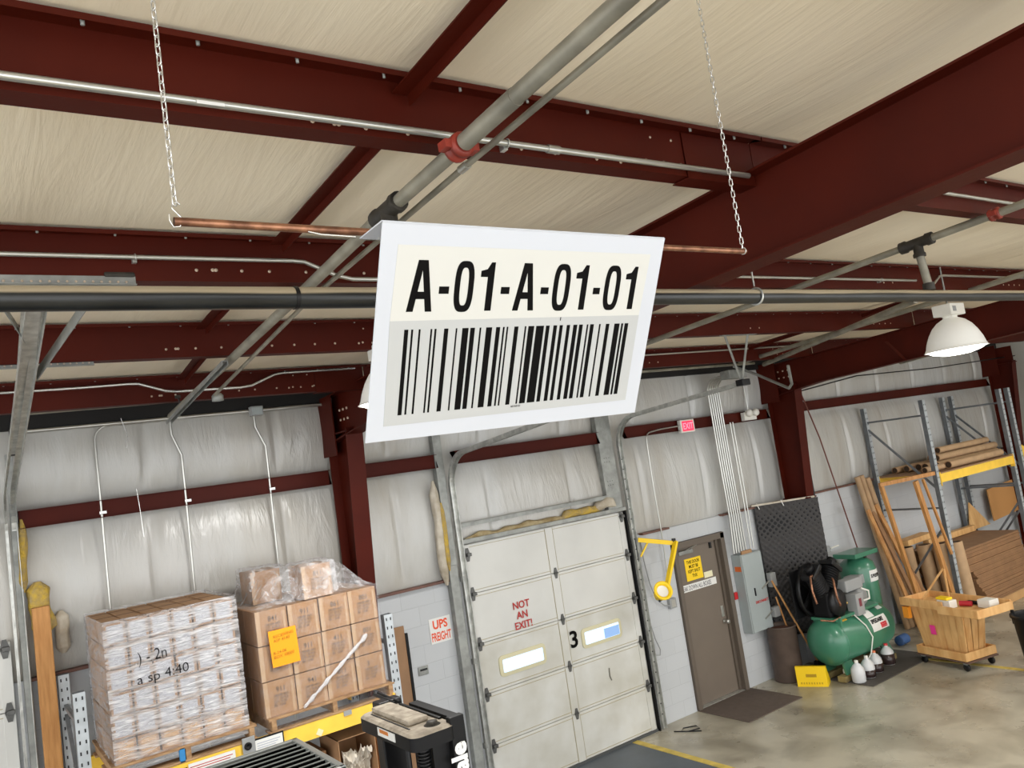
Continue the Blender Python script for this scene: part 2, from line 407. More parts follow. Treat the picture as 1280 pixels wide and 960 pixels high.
# ------------------------------------------------------------------ red steel frame
def zpurlin(x0, x1, y, label, dots=(), zoff=0.0, h=.215, over=.09, group=None):
    zt = zroof(y)-.004+zoff
    t = thing('roof_purlin', label, 'purlin', ((x0+x1)/2, y, zt-h), group)
    w = .004
    prof = [(-.075, -.02), (-.075, 0), (0, 0), (0, -h), (over, -h), (over, -h+.022), (over-w, -h+.022), (over-w, -h+w), (w, -h+w), (w, -w), (w, -w), (-.075+w, -w), (-.075+w, -.02)]
    # profile a axis: direction x × up -> -y ; flip sign so that bottom flange points away from the camera
    mb = MB(); mb.sec((x0, y, zt), (x1, y, zt), [(-a, u) for a, u in prof], closed=True)
    mb.build('web_and_flanges', RED, t)
    if dots:
        mb = MB()
        for dx, dz, r in dots:
            mb.lathe([(r, 0), (r, .003), (0, .004)], (dx, y-.001, zt-h+dz), 8, Matrix.Rotation(PI/2, 4, 'X'))
        mb.build('bolt_holes', PALEDOT, t)
    if x1 > 3 and x1 < 3.3:
        mb = MB(); mb.sec((2.80, y-.003, zt-.006), (x1-.005, y-.003, zt-.006), [(-.078, -.0), (-.0, -.0), (-.0, -h-.004), (.004, -h-.004), (.004, -.004), (-.078, -.004)][::1], closed=True)
        mb.sec((2.80, y-.003, zt-h-.006), (x1-.005, y-.003, zt-h-.006), [(-over-.004, 0), (0, 0), (0, -.004), (-over-.004, -.004)], closed=True)
        mb.build('lap_section', RED, t)
    mb = MB(); x = x0+.22
    while x < x1:
        mb.lathe([(.006, 0), (.006, -.016), (0, -.017)], (x, y-.045, zt-.004), 6); x += .305
    mb.build('fastener_tips', GALVM, t)
    return t
ROWS = [(2.33, 'first'), (3.88, 'second'), (5.42, 'third'), (6.98, 'fourth')]
random.seed(3)
for i, (y, nm) in enumerate(ROWS):
    base = {0: 1.05, 1: 1.05, 2: 1.2, 3: 1.4}[i]
    dots = []
    for k in range(9):
        dots.append((base+.17*k+random.uniform(-.03, .03), .026 if i == 0 else .055, .008));
    for k in range(6): dots.append((2.55+.11*k, .05, .008)); dots.append((2.6+.13*k, .16, .006))
    dots += [(base+.06, .028 if i == 0 else .057, .009), (base+.075, .028 if i == 0 else .057, .009)]
    where = ['nearest the camera, with a bright conduit along it', 'just above the horizontal black pipe, left of the beam',
             'just below the horizontal black pipe, left of the beam', 'closest to the left back wall'][i]
    zpurlin(-3.5, 3.285, y, 'dark red roof purlin '+where, dots)
    dots = [(4.2+.1*k, .05, .008) for k in range(3)]+[(9.5+.13*k, .06, .008) for k in range(4)]+[(9.55+.13*k, .14, .006) for k in range(3)]+[(7.1, .06, .008), (7.25, .06, .008)]
    where = ['at the upper right corner behind the big beam', 'over the pendant lamp on the right', 'behind the lamp housing, second from the wall on the right', 'nearest the wall above the exit sign'][i]
    zpurlin(3.295, 10.46, y, 'dark red roof purlin '+where, dots)
    zpurlin(10.48, 17.6, y, 'dark red roof purlin of the far right bay, '+['farthest from the back wall', 'second farthest from the back wall', 'second nearest the back wall', 'nearest the back wall'][i])
zpurlin(-3.5, 3.195, .78, 'dark red roof purlin above the camera, outside the picture')

def rafter(x, label, zoff=0):
    def zt(y): return 4.884-.0475*(y-1.065)+zoff
    def zb(y): return (4.452-.047*(y-1.2)+zoff) if y < 6.9 else 4.452-.047*5.7+zoff-(y-6.9)*.12
    t = thing('roof_beam', label, 'beam', (x, 7.9, zb(7.9)))
    mb = MB(); Y = [-3, 0, 2, 4, 6.9, 7.8]
    w = .09
    for a, b in zip(Y, Y[1:]):
        for s0, s1 in ((-.004, .004),):
            mb.add([(x+s, y, z) for y, z in ((a, zb(a)), (b, zb(b)), (b, zt(b)), (a, zt(a))) for s in (s0, s1)],
                   [(0, 2, 4, 6), (1, 7, 5, 3)])
    mb.build('web', RED, t)
    for nm, fz, sg in (('top_flange', zt, -1), ('bottom_flange', zb, 1)):
        mb = MB()
        for a, b in zip(Y, Y[1:]):
            mb.add([(x+s, y, z) for y in (a, b) for s in (-w, w) for z in (fz(y), fz(y)+sg*.011)],
                   [(0, 1, 3, 2), (4, 6, 7, 5), (0, 4, 5, 1), (2, 3, 7, 6), (0, 2, 6, 4), (1, 5, 7, 3)])
        mb.build(nm, RED, t)
    mb = MB()
    for y in (5.6,):
        mb.bar((x-.05, y, zb(y)), (x-.45, y-.0, zt(y)-.15), .04, .005)
    mb.build('flange_brace', RED, t)
    mb = MB()
    for dy in (0, .09, .18):
        for dz in (0, .1): mb.lathe([(.013, 0), (.013, .01), (0, .011)], (x-.004, 7.45+dy, 4.30+dz), 8, Matrix.Rotation(-PI/2, 4, 'Y'))
    mb.build('bolt_holes', PALEDOT, t)
    return t
rafter(3.29, 'large dark red roof beam rising diagonally to the upper right corner')
rafter(10.47, 'dark red roof beam running behind the pendant lamp to the right column', -.05)
def column(x, label, y0=7.35, y1=7.55, zb0=0.0):
    t = thing('steel_column', label, 'column', (x, 7.6, 0))
    w = .09
    def yf(z): return y0+(y1-y0)*(4.2-z)/2.0 if z > 0 else y1
    yb = 7.84
    mb = MB()
    zs = [zb0, max(2.2, zb0+.02), 4.2]; yfs = [y1+.0, y1, y0]
    zt = 4.18
    for (z0, a), (z1, b) in zip(zip(zs, yfs), zip(zs[1:], yfs[1:])):
        mb.add([(x-w, a, z0), (x+w, a, z0), (x+w, b, z1), (x-w, b, z1), (x-w, a+.012, z0), (x+w, a+.012, z0), (x+w, b+.012, z1), (x-w, b+.012, z1)],
               [(0, 1, 2, 3), (4, 7, 6, 5), (0, 4, 5, 1), (2, 6, 7, 3), (0, 3, 7, 4), (1, 5, 6, 2)])
    mb.build('front_flange', RED, t)
    MB().box(x-w, x+w, yb, yb+.012, zb0, 4.5).build('rear_flange', RED, t)
    if zb0: MB().cbox(x-w-.02, x+w+.02, y1-.03, yb+.03, zb0-.015, zb0+.005, .003).build('base_plate', RED, t)
    mb = MB().add([(x, y1, zb0), (x, yb, zb0), (x, yb, 4.5), (x, y0, 4.5), (x, y0, 4.2), (x, y1, max(2.2, zb0+.02))], [(0, 1, 2, 3, 4, 5)]); mb.build('web', RED, t, fix=False)
    mb = MB().box(x-w, x+w, y0-.02, yb, 4.16, 4.175); mb.build('cap_plate', RED, t)
    mb = MB().box(x-.10, x-.088, 7.62, 7.96, 3.95, 4.56); mb.build('haunch_plate', RED, t)
    return t
column(3.29, 'dark red steel column behind the right wrapped pallet')
column(10.47, 'dark red steel column right of the brown door', 7.33, 7.46, 2.475)
struct('wall_pilaster', MB().box(10.42, 10.55, 7.56, 7.97, 0, 2.46), BLOCK, 'painted block pilaster behind the black quilted panel')
column(17.75, 'dark red steel column at the far right end of the wall')

def girt(x0, x1, z0, label):
    t = thing('wall_girt', label, 'girt', ((x0+x1)/2, 7.93, z0))
    h = .15
    mb = MB().sec((x0, 7.89, z0+h), (x1, 7.89, z0+h), [(0.05, 0), (-.13, 0), (-.13, -.005), (-.004, -.005), (-.004, -h+.005), (.05, -h+.005), (.05, -h), (-.008, -h), (-.008, -.005), (.05, -.005)], closed=True)
    mb.build('girt_channel', RED, t); return t
girt(.46, 3.19, 3.67, 'red-brown wall girt over the left wrapped pallet')
girt(3.39, 4.45, 3.685, 'short red-brown wall girt between the left column and the dock door track')
girt(4.72, 6.86, 3.70, 'red-brown wall girt above the numbered dock door')
girt(7.34, 10.37, 3.72, 'red-brown wall girt behind the exit sign')
girt(10.57, 17.64, 3.76, 'red-brown wall girt above the right storage rack')

def yangle(x, y0, y1, label, w=.065, x2=None):
    x2 = x if x2 is None else x2
    mb = MB().sec((x, y0, zroof(y0)-.05), (x2, y1, zroof(y1)-.05), [(-w/2, 0), (w/2, 0), (w/2, -.045), (w/2-.006, -.045), (w/2-.006, -.006), (-w/2, -.006)], closed=True)
    tag(mb.build('purlin_brace', RED), label, 'brace')
yangle(1.37, .84, 2.32, 'red angle brace at the top centre, in front of the first purlin')
yangle(1.41, 2.43, 3.79, 'red angle brace beside the sprinkler pipe, left of the sign')
yangle(1.41, 3.98, 5.34, 'short red angle brace just below the black pipe on the left')
yangle(1.55, 5.52, 6.9, 'short red angle brace partly behind the slanted pipe near the left wall', x2=1.62)
yangle(9.1, 3.98, 5.34, 'dark red angle brace above the lamp on the right')
yangle(8.9, 5.52, 6.9, 'dark red angle brace between purlins left of the lamp')

# ------------------------------------------------------------------ pipes and conduits overhead
def pipe(name, label, cat, pts, r, mt, group=None, n=14):
    return tag(MB().tube(pts, r, n).build(name, mt), label, cat, group)
def clip(parent, x, y, z, r, d='x', name='pipe_clip'):
    mb = MB()
    c = (x, y, z)
    if d == 'x': mb.tube(arc(c, r, 0, 2*PI, (0, 1, 0), (0, 0, 1), 12), .003, 5); mb.box(x-.009, x+.009, y+r-.004, y+r+.03, z-.02, z+.003)
    else: mb.tube(arc(c, r, 0, 2*PI, (1, 0, 0), (0, 0, 1), 12), .003, 5)
    return mb.build(name, GALV, parent)
# main
t = thing('sprinkler_main', 'long black horizontal sprinkler main pipe crossing the whole picture behind the sign', 'pipe', (3, 2.75, 4.28))
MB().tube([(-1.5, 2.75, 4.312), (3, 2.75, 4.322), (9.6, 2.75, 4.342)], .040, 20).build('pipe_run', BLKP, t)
MB().tube([(1.06, 2.75, 4.318), (1.075, 2.75, 4.318)], .0425, 20).build('joint_band', BLKM, t)
def hanger(x, y, z, r, top, label):
    t = thing('pipe_hanger', label, 'hanger', (x, y, z-r))
    MB().tube([(x, y, z+r+.015), (x, y, top)], .005, 6).build('threaded_rod', GALV, t)
    MB().tube(arc((x, y, z), r+.004, 0, 2*PI, (0, 1, 0), (0, 0, 1), 18), .006, 6).build('strap_loop', GALV, t)
    MB().cbox(x-.02, x+.02, y-.03, y+.03, top-.02, top+.012, .004).build('beam_clamp', GALVM, t)
    return t
hanger(3.70, 2.75, 4.325, .042, 4.50, 'galvanized loop hanger holding the black pipe right of the sign')
# branches
def coupling(parent, c, d, r, mt, name='coupling', n=16):
    c = Vector(c); d = Vector(d).normalized()
    mb = MB()
    mb.tube([c-d*.035, c-d*.03, c-d*.012, c-d*.01, c+d*.01, c+d*.012, c+d*.03, c+d*.035], [r*1.15, r*1.45, r*1.5, r*1.25, r*1.25, r*1.5, r*1.45, r*1.15], n)
    a = d.cross(Vector((0, 0, 1))).normalized()
    for s in (-1, 1): mb.bar(c+a*s*r*1.3, c+a*s*r*2.2, .05, .03)
    return mb.build(name, mt, parent)
def zL(y): return 4.68-.05*(y-2.75)
t = thing('sprinkler_branch', 'thick grey sprinkler branch pipe with red coupling running from top centre to behind the sign', 'pipe', (1.5, 2.75, 4.36))
MB().tube([(1.5, .2, zL(.2)), (1.5, 1.85, zL(1.85))], .029, 16).build('pipe_run', PIPE, t)
MB().tube([(1.5, 1.85, zL(1.85)), (1.5, 2.16, zL(2.16))], .031, 16).build('pipe_run', PIPE, t)
coupling(t, (1.5, 2.20, zL(2.20)), (0, 1, -.05), .031, REDCP, 'red_coupling')
MB().tube([(1.5, 2.24, zL(2.24)), (1.5, 2.70, zL(2.7))], .027, 16).build('pipe_run', PIPE, t)
mb = MB().tube([(1.5, 2.66, zL(2.66)), (1.5, 2.69, zL(2.69)), (1.5, 2.70, zL(2.7)), (1.5, 2.83, zL(2.83)), (1.5, 2.84, zL(2.84)), (1.5, 2.87, zL(2.87))], [.04, .042, .036, .036, .042, .04], 16)
mb.tube([(1.5, 2.76, 4.68), (1.5, 2.76, 4.61), (1.5, 2.76, 4.60), (1.5, 2.76, 4.585)], [.034, .034, .042, .042], 14); mb.build('tee_fitting', CASTI, t)
MB().tube([(1.5, 2.76, 4.6), (1.5, 2.76, 4.35)], .025, 14).build('riser', PIPE, t)
MB().tube([(1.5, 2.86, zL(2.86)), (1.53, 3.9, 4.622), (1.62, 7.4, 4.455)], .027, 14).build('pipe_run', PIPE, t)
MB().sec((1.50, 5.2, 4.535), (1.60, 7.4, 4.415), [(-.02, 0), (.02, 0), (.02, -.03), (.016, -.03), (.016, -.004), (-.016, -.004), (-.016, -.03), (-.02, -.03)], closed=True).build('slotted_channel', GALVM, t)
t = thing('conduit', 'thin grey conduit running alongside the thick sprinkler branch above the sign', 'conduit', (1.62, 4, 4.5))
MB().tube([(1.61, .3, 4.80), (1.61, 2.3, 4.707), (1.62, 4, 4.622), (1.73, 6.35, 4.475)], .0125, 10).build('pipe_run', PIPE, t)
MB().tube([(1.61, 2.32, 4.706), (1.61, 2.37, 4.704)], .017, 10).build('coupling', COND, t)
t = thing('conduit_fitting', 'round grey conduit fitting at the lower end of the slanted conduit', 'fitting', (1.74, 6.4, 4.44))
MB().lathe([(0, .03), (.03, .028), (.045, .01), (.045, -.03), (0, -.035)], (1.76, 6.40, 4.46), 14).build('fitting_body', GALVM, t)
t = thing('hanger_rod', 'short dark threaded rod hanging from the fourth purlin to the slanted pipe', 'rod', (1.6, 6.98, 4.4))
MB().tube([(1.58, 6.9, 4.56), (1.6, 6.9, 4.47)], .006, 6).build('threaded_rod', BLKM, t); MB().cbox(1.56, 1.60, 6.88, 6.92, 4.54, 4.565, .004).build('beam_clamp', CASTI, t)
def zR(y): return 4.71-.052*(y-2.75)
t = thing('sprinkler_branch', 'grey sprinkler branch pipe with dark tee above the pendant lamp on the right', 'pipe', (5.58, 2.76, 4.38))
MB().tube([(5.58, .5, zR(.5)), (5.58, 2.70, zR(2.7))], .026, 14).build('pipe_run', PIPE, t)
coupling(t, (5.58, 2.24, zR(2.24)), (0, 1, -.05), .027, REDCP, 'red_coupling')
mb = MB().tube([(5.58, 2.65, zR(2.65)), (5.58, 2.69, zR(2.69)), (5.58, 2.70, zR(2.7)), (5.58, 2.83, zR(2.83)), (5.58, 2.84, zR(2.84)), (5.58, 2.88, zR(2.88))], [.042, .044, .036, .036, .044, .042], 16)
mb.tube([(5.58, 2.76, 4.71), (5.58, 2.76, 4.64), (5.58, 2.76, 4.63), (5.58, 2.76, 4.61)], [.034, .034, .042, .042], 14); mb.build('tee_fitting', CASTI, t)
MB().tube([(5.58, 2.76, 4.63), (5.60, 2.75, 4.40)], .027, 14).build('riser', PIPE, t)
MB().tube([(5.60, 2.75, 4.42), (5.60, 2.75, 4.37)], .040, 14).build('outlet_fitting', CASTI, t)
MB().tube([(5.58, 2.86, zR(2.86)), (5.58, 7.0, zR(7.0))], .024, 14).build('pipe_run', PIPE, t)
pipe('sprinkler_branch', 'grey pipe slanting from right of the lamp toward the conduit bundle by the brown door', 'pipe', [(9.32, 7.4, 4.555), (8.6, 3.3, 4.70), (8.4, 2.2, 4.75)], .028, PIPE)
pipe('sprinkler_branch', 'grey pipe running just above the beam that leads to the right column', 'pipe', [(9.86, 7.4, 4.505), (7.35, 3.75, 4.551)], .030, PIPE)
pipe('sprinkler_branch', 'thin grey pipe low behind the lamp at the right edge', 'pipe', [(13.2, 7.2, 4.33), (10.9, 4.3, 4.33)], .024, PIPE)
# conduits clipped to the purlins
def zc(i): return [4.812, 4.808][i]
t = thing('conduit', 'bright steel conduit clipped along the first purlin at the top left', 'conduit', (1, 2.28, 4.80))
MB().tube([(-3, 2.29, 4.786), (3.19, 2.29, 4.795)], .0125, 10).build('pipe_run', COND, t)
MB().tube([(1.97, 2.29, 4.793), (2.03, 2.29, 4.793)], .017, 10).build('coupling', COND, t)
clip(t, 1.78, 2.29, 4.793, .016)
LB = MB().box(.66, .74, 2.2755, 2.277, 4.780, 4.790).build('conduit_sticker', WHITEP, t, label='small faded sticker')
t = thing('conduit', 'steel conduit along the second purlin ending in bends beside the slanted pipe', 'conduit', (1, 3.84, 4.77))
y = 3.84
MB().tube([(-3, y, 4.785), (.7, y, 4.79), (1.50, y, 4.793)]+[(1.56, y-.01, 4.785), (1.72, y-.03, 4.71), (1.80, y-.04, 4.690), (2.2, y-.04, 4.69)], .0115, 8).build('pipe_run', COND, t)
clip(t, .76, y, 4.789, .016)
t = thing('conduit', 'thin steel conduit along the purlin behind the big beam at the right', 'conduit', (8, 2.28, 4.7))
MB().tube([(3.4, 3.84, 4.76), (7.60, 3.84, 4.765)], .0115, 8).build('pipe_run', COND, t); clip(t, 7.0, 3.84, 4.763, .016)
pipe('conduit', 'bright conduit high at the right edge beyond the big beam', 'conduit', [(3.4, 2.29, 4.86), (6.35, 2.29, 4.855)], .0115, COND)
pipe('conduit', 'bent steel conduit on the purlin to the right of the lamp hanger', 'conduit', [(7.8, 3.8, 4.70), (7.98, 3.8, 4.80), (8.05, 3.8, 4.81), (10.3, 3.8, 4.81)], .0115, COND)
y = 6.94
pipe('conduit', 'white conduit with a swan-neck bend along the purlin nearest the left wall', 'conduit',
     [(-2, y, 4.655), (.9, y, 4.68), (1.22, y, 4.688), (1.30, y, 4.685), (1.50, y-.02, 4.61), (1.58, y-.02, 4.60), (2.1, y-.02, 4.60), (2.2, y-.02, 4.61), (2.42, y, 4.70), (2.5, y, 4.71), (3.19, y, 4.715)], .0115, WIRE)
pipe('conduit', 'thin conduit along the purlin nearest the wall above the exit sign', 'conduit', [(3.4, 6.94, 4.665), (10.3, 6.94, 4.69)], .0115, COND)
pipe('wall_pipe', 'upper grey pipe along the dark eave recess on the left', 'pipe', [(.55, 7.5, 4.59), (3.19, 7.5, 4.625)], .022, PIPE)
pipe('wall_pipe', 'lower steel pipe along the top edge of the left wall blanket', 'pipe', [(.45, 7.86, 4.475), (3.19, 7.86, 4.50)], .016, COND)
pipe('wall_pipe', 'grey pipe along the eave above the exit sign', 'pipe', [(3.4, 7.6, 4.56), (9.9, 7.6, 4.56)], .018, PIPE)
# conduits down the left wall
def wall_conduit(x, ztop, xtop, label, bend=False):
    t = thing('wall_conduit', label, 'conduit', (x, 7.895, 1.2))
    if bend: pts = [(x+.75, 7.86, 4.475)]+arc((x+.12, 7.895, 4.355), .12, PI/2, PI, (1, 0, 0), (0, 0, 1), 6)+[(x, 7.895, 3.9), (x-.01, 7.895, 1.2)]
    else: pts = [(xtop, 7.895, ztop), (xtop, 7.895, ztop-.12), (x, 7.895, ztop-.32), (x-.01, 7.895, 3.0), (x-.02, 7.895, 1.2)]
    MB().tube(pts, .0105, 8).build('pipe_run', COND, t)
    MB().cbox(x-.02, x+.035, 7.8955, 7.87, 3.70, 3.725, .003).build('strap', WIRE, t)
    return t
wall_conduit(1.08, 0, 0, 'steel conduit with rounded top bend, leftmost on the left wall', True)
t = wall_conduit(1.79, 4.46, 1.72, 'straight steel conduit down the left wall, middle one of three')
t = wall_conduit(2.58, 4.46, 2.50, 'steel conduit from the small grey box down toward the right pallet')
t = thing('junction_box', 'small grey junction box at the top of the left wall', 'electrical box', (2.5, 7.82, 4.45))
MB().cbox(2.44, 2.56, 7.78, 7.86, 4.44, 4.53, .006).build('box_body', GREYL, t); MB().cbox(2.45, 2.55, 7.774, 7.782, 4.45, 4.52, .003).build('cover_plate', GREY, t)
pipe('hanging_wire', 'thin white wire hanging over the left wall girt', 'wire', [(1.29, 7.80, 4.52), (1.33, 7.79, 4.35), (1.31, 7.79, 4.25)], .003, WIRE)
pipe('hanging_wire', 'thin white wire end dangling against the blanket below the left girt', 'wire', [(1.36, 7.80, 3.88), (1.37, 7.79, 3.7), (1.38, 7.79, 3.45)], .003, WIRE)

# angle irons hung from purlins (left)
def slotted(x0, x1, y, z, label):
    t = thing('slotted_angle', label, 'angle iron', ((x0+x1)/2, y, z))
    MB().sec((x0, y, z), (x1, y, z), [(0, 0), (.03, 0), (.03, .003), (.003, .003), (.003, .045), (0, .045)], closed=True).build('angle', GALVM, t)
    mb = MB(); x = x0+.02
    while x < x1-.02: mb.lathe([(.006, 0), (.006, .002), (0, .002)], (x, y-.003, z+.018), 6, Matrix.Rotation(PI/2, 4, 'X')); x += .034
    mb.build('slots', PALEDOT, t)
    MB().cbox(x1-.13, x1+.0, y-.01, y+.05, z+.04, z+.065, .01).build('clamp', CASTI, t)
slotted(-1.0, .76, 3.88, 4.665, 'galvanized slotted angle iron just above the black pipe at the left edge')
slotted(-1.0, .78, 5.45, 4.585, 'galvanized slotted angle iron behind the left door track')

# ------------------------------------------------------------------ pendant lamps
def lamp(x, y, zb, label, htop, vis=True):
    t = thing('pendant_lamp', label, 'lamp', (x, y, zb))
    mb = MB(); P = [(.285, 0), (.275, .004), (.262, .03), (.245, .09), (.215, .16), (.175, .225), (.125, .275), (.08, .30), (.06, .31)]
    mb.lathe(P+[(p[0]-.006, p[1]-.002) for p in P[::-1]], (x, y, zb), 36); mb.build('shade', mat('lamp_shade_white', (226, 226, 222), .35) if 'SH' not in globals() else SH, t)
    mb = MB().lathe([(.0, -.045), (.12, -.038), (.21, -.015), (.262, .014), (.262, .02), (0, .05)], (x, y, zb-.012), 32)
    mb.build('lens', LENS, t)
    mb = MB().cbox(x-.14, x+.14, y-.09, y+.09, zb+.33, zb+.44, .01); mb.cbox(x-.05, x+.05, y-.05, y+.05, zb+.30, zb+.34, .008)
    mb.build('ballast_housing', WPL, t)
    MB().box(x-.10, x-.04, y-.094, y-.089, zb+.36, zb+.41).build('nameplate', GREYL, t)
    MB().tube([(x, y, zb+.44), (x, y, zroof(y)-.02)], .008, 6).build('stem', GALVM, t)
    ld = bpy.data.lights.new('lamp_light', 'AREA'); ld.shape = 'DISK'; ld.size = .5; ld.energy = LAMP_POWER; ld.color = (1, .985, .955)
    lo = bpy.data.objects.new('lamp_light', ld); COL.objects.link(lo); lo.parent = t; lo.location = (0, 0, -.075)
    return t
SH = mat('lamp_shade_white', (230, 230, 226), .35, emit=(255, 250, 240), estr=.12)
LENS = mat('lamp_lens', (255, 255, 250), .3, emit=(255, 250, 240), estr=6)
lamp(8.02, 3.8, 4.075, 'large white pendant lamp hanging at the right under the black pipe', 4.72)
lamp(2.79, 5.42, 4.20, 'white pendant lamp almost hidden behind the left edge of the sign', 4.62)
for x, y, nm in ((2.8, -1.2, 'behind the camera on the right'), (-2.4, -1.2, 'behind the camera on the left'), (8.0, -1.6, 'behind the camera far right'), (-2.6, 4.6, 'out of view on the left'), (13.6, 3.8, 'out of view on the far right'), (13.6, -1.4, 'far behind on the right')):  # unseen lamps, added to light the room
    lamp(x, y, 4.0, 'added unseen white pendant lamp '+nm, 4.75)

# ------------------------------------------------------------------ hanging sign
T0 = Vector((.761, 1.430, 4.141)); SU = Vector((1, 0, 0)); SV = Vector((0, .4472, -.8944)); SN = Vector((0, -.8944, -.4472))
SW, SHH = .8275, .4905
sg = thing('hanging_sign', 'large white bent location sign with black letters A-01-A-01-01 and barcode on a copper tube', 'sign', (T0.x+SW/2, 1.54, 3.70))
def SP(u, v, n=0.): return T0+SU*u+SV*v+SN*n
mb = MB()
F = [SP(0, .004), SP(SW, .004), SP(SW, SHH), SP(0, SHH)]; th = .003
mb.add(F+[p-SN*th for p in F], [(0, 1, 2, 3), (4, 7, 6, 5), (0, 4, 5, 1), (1, 5, 6, 2), (2, 6, 7, 3), (3, 7, 4, 0)])
mb.build('front_panel', SIGNW, sg)
mb = MB().grid(lambda a, b: (T0+SU*(SW*a)+(SV*.004*(1-b)+Vector((0, .004, .001))*b)), 1, 3)
fl = MB(); ridge0 = T0
pts = [SP(0, .004, 0), SP(0, .001, .001), T0+Vector((0, .004, 0)), T0+Vector((0, .115, -.002)), T0+Vector((0, .115, .001)), T0+Vector((0, .004, .003)), SP(0, -.001, -.003)]
vs = pts+[p+SU*SW for p in pts]; vs = [vs[i] - (SU*0) for i in range(14)]
fl.add(vs, [(0, 1, 2, 3, 4, 5, 6), tuple(range(7, 14))[::-1]]+[(i, (i+1) % 7, (i+1) % 7+7, i+7) for i in range(7)]); fl.build('folded_top_flange', SIGNW, sg)
def plate(name, u0, u1, v0, v1, n, mt, uv=None):
    q = uv or [(u0, v0), (u1, v0), (u1, v1), (u0, v1)]
    a = [SP(u, v, n) for u, v in q]; b = [SP(u, v, 0.0001) for u, v in q]
    return MB().add(a+b, [(0, 1, 2, 3), (4, 7, 6, 5)]+[(i, (i+1) % 4, (i+1) % 4+4, i+4) for i in range(4)]).build(name, mt, sg)
plate('upper_label', 0, 0, 0, 0, .0008, PAPERW, [(.040, .047), (.784, .045), (.778, .2085), (.035, .2125)])
plate('barcode_label', 0, 0, 0, 0, .0010, PAPERG, [(.035, .2125), (.778, .2085), (.781, .4490), (.0405, .455)])
BARS = [(0.0717, 0.0817), (0.089, 0.0938), (0.1076, 0.1124), (0.1378, 0.1421), (0.1481, 0.1531), (0.173, 0.1842), (0.2039, 0.2079), (0.2216, 0.2384), (0.2436, 0.2559), (0.2689, 0.2736), (0.2873, 0.3042), (0.3157, 0.3273), (0.3353, 0.3402), (0.3464, 0.3508), (0.3689, 0.3809), (0.4, 0.4045), (0.4109, 0.4285), (0.4349, 0.4588), (0.4653, 0.4767), (0.4888, 0.5003), (0.5085, 0.5188), (0.5318, 0.5423), (0.5534, 0.5661), (0.5725, 0.5846), (0.5981, 0.6032), (0.6097, 0.6221), (0.6403, 0.6455), (0.664, 0.676), (0.6941, 0.7125), (0.7185, 0.7255), (0.7309, 0.7441)]
mb = MB()
for a, b in BARS:
    q = [(a, .2322-.0019*(a-.07)/.67), (b, .2322-.0019*(b-.07)/.67), (b+.0015, .431-.0022*(a-.07)/.67), (a+.0015, .431-.0022*(a-.07)/.67)]
    mb.add([SP(u, v, .0014) for u, v in q]+[SP(u, v, .0008) for u, v in q], [(0, 1, 2, 3)]+[(i, (i+1) % 4, (i+1) % 4+4, i+4) for i in range(4)])
mb.build('barcode_bars', INK, sg)
mb = MB()
def strip(outer, inner=None):
    """filled glyph ring or polygon in sign coordinates"""
    n = len(outer)
    if inner is None:
        a = [SP(u, v, .0014) for u, v in outer]; b = [SP(u, v, .0008) for u, v in outer]
        mb.add(a+b, [tuple(range(n))]+[(i, (i+1) % n, (i+1) % n+n, i+n) for i in range(n)]); return
    a = [SP(u, v, .0014) for u, v in outer+inner]
    mb.add(a, [(i, (i+1) % n, (i+1) % n+n, i+n) for i in range(n)])
def gA(u0, w):
    t, b = .078, .1922; c = u0+w*.52
    s = w*.2
    top0, top1 = u0+w*.33, u0+w*.71
    # legs
    strip([(top0, t), (c, t), (c, t+.022), (u0+w*.26, b), (u0, b)])
    strip([(c, t), (top1, t), (u0+w, b), (u0+w*.74, b), (c, t+.022)])
    strip([(u0+w*.33, .1475), (u0+w*.67, .1475), (u0+w*.70, .164), (u0+w*.30, .164)])
def g0(u0, w):
    t, b = .077, .194; c = u0+w/2; h = (b-t)/2; m = (t+b)/2; N = 36; o = []; i_ = []
    def se(rx, ry, e, k):
        a = 2*PI*k/N; x, y = math.cos(a), math.sin(a)
        return (c+rx*math.copysign(abs(x)**(2/e), x), m+ry*math.copysign(abs(y)**(2/e), y))
    o = [se(w/2, h, 3.1, k) for k in range(N)]; i_ = [se(w*.215, h*.74, 3.0, k) for k in range(N)]
    strip(o, i_)
def g1(u0, w):
    t, b = .0785, .1917
    strip([(u0+w*.72, t), (u0+w, t), (u0+w, b), (u0+w*.52, b), (u0+w*.52, .1125), (u0, .1125), (u0, .0985), (u0+w*.45, .0945)])
def gd(u0, w): strip([(u0, .1354), (u0+w, .1354), (u0+w, .152), (u0, .152)])
gA(.0715, .0635); gd(.1495, .0255); g0(.1885, .0510); g1(.2565, .0370); gd(.3163, .0245); gA(.3553, .0625); gd(.4335, .024)
g0(.4705, .0525); g1(.5405, .0380); gd(.6015, .0228); g0(.6382, .0535); g1(.7090, .0385)
mb.build('location_code_letters', INK, sg, fix=False)
mb = MB().add([SP(u, v, .0014) for u, v in ((.5065, .2103), (.5095, .2103), (.5095, .2192), (.5065, .2192))], [(0, 1, 2, 3)]); mb.build('print_tick', INK, sg)
text('A01A0101', .0075, INK, sg, 'small_print', SP(.387, .4382, .0013), SU, -SV, bold=.0001, xs=.95, depth=.0001)
MB().tube([(.73, 1.50, 4.128), (.66, 1.515, 4.135), (.64, 1.53, 4.145)], .0018, 6).build('wire_tie', WIRE, sg)
MB().tube(arc((.80, 1.533, 4.1515), .012, 0, 2*PI, (0, 1, 0), (0, 0, 1), 12), .0015, 5).build('cable_tie', WPL, sg)
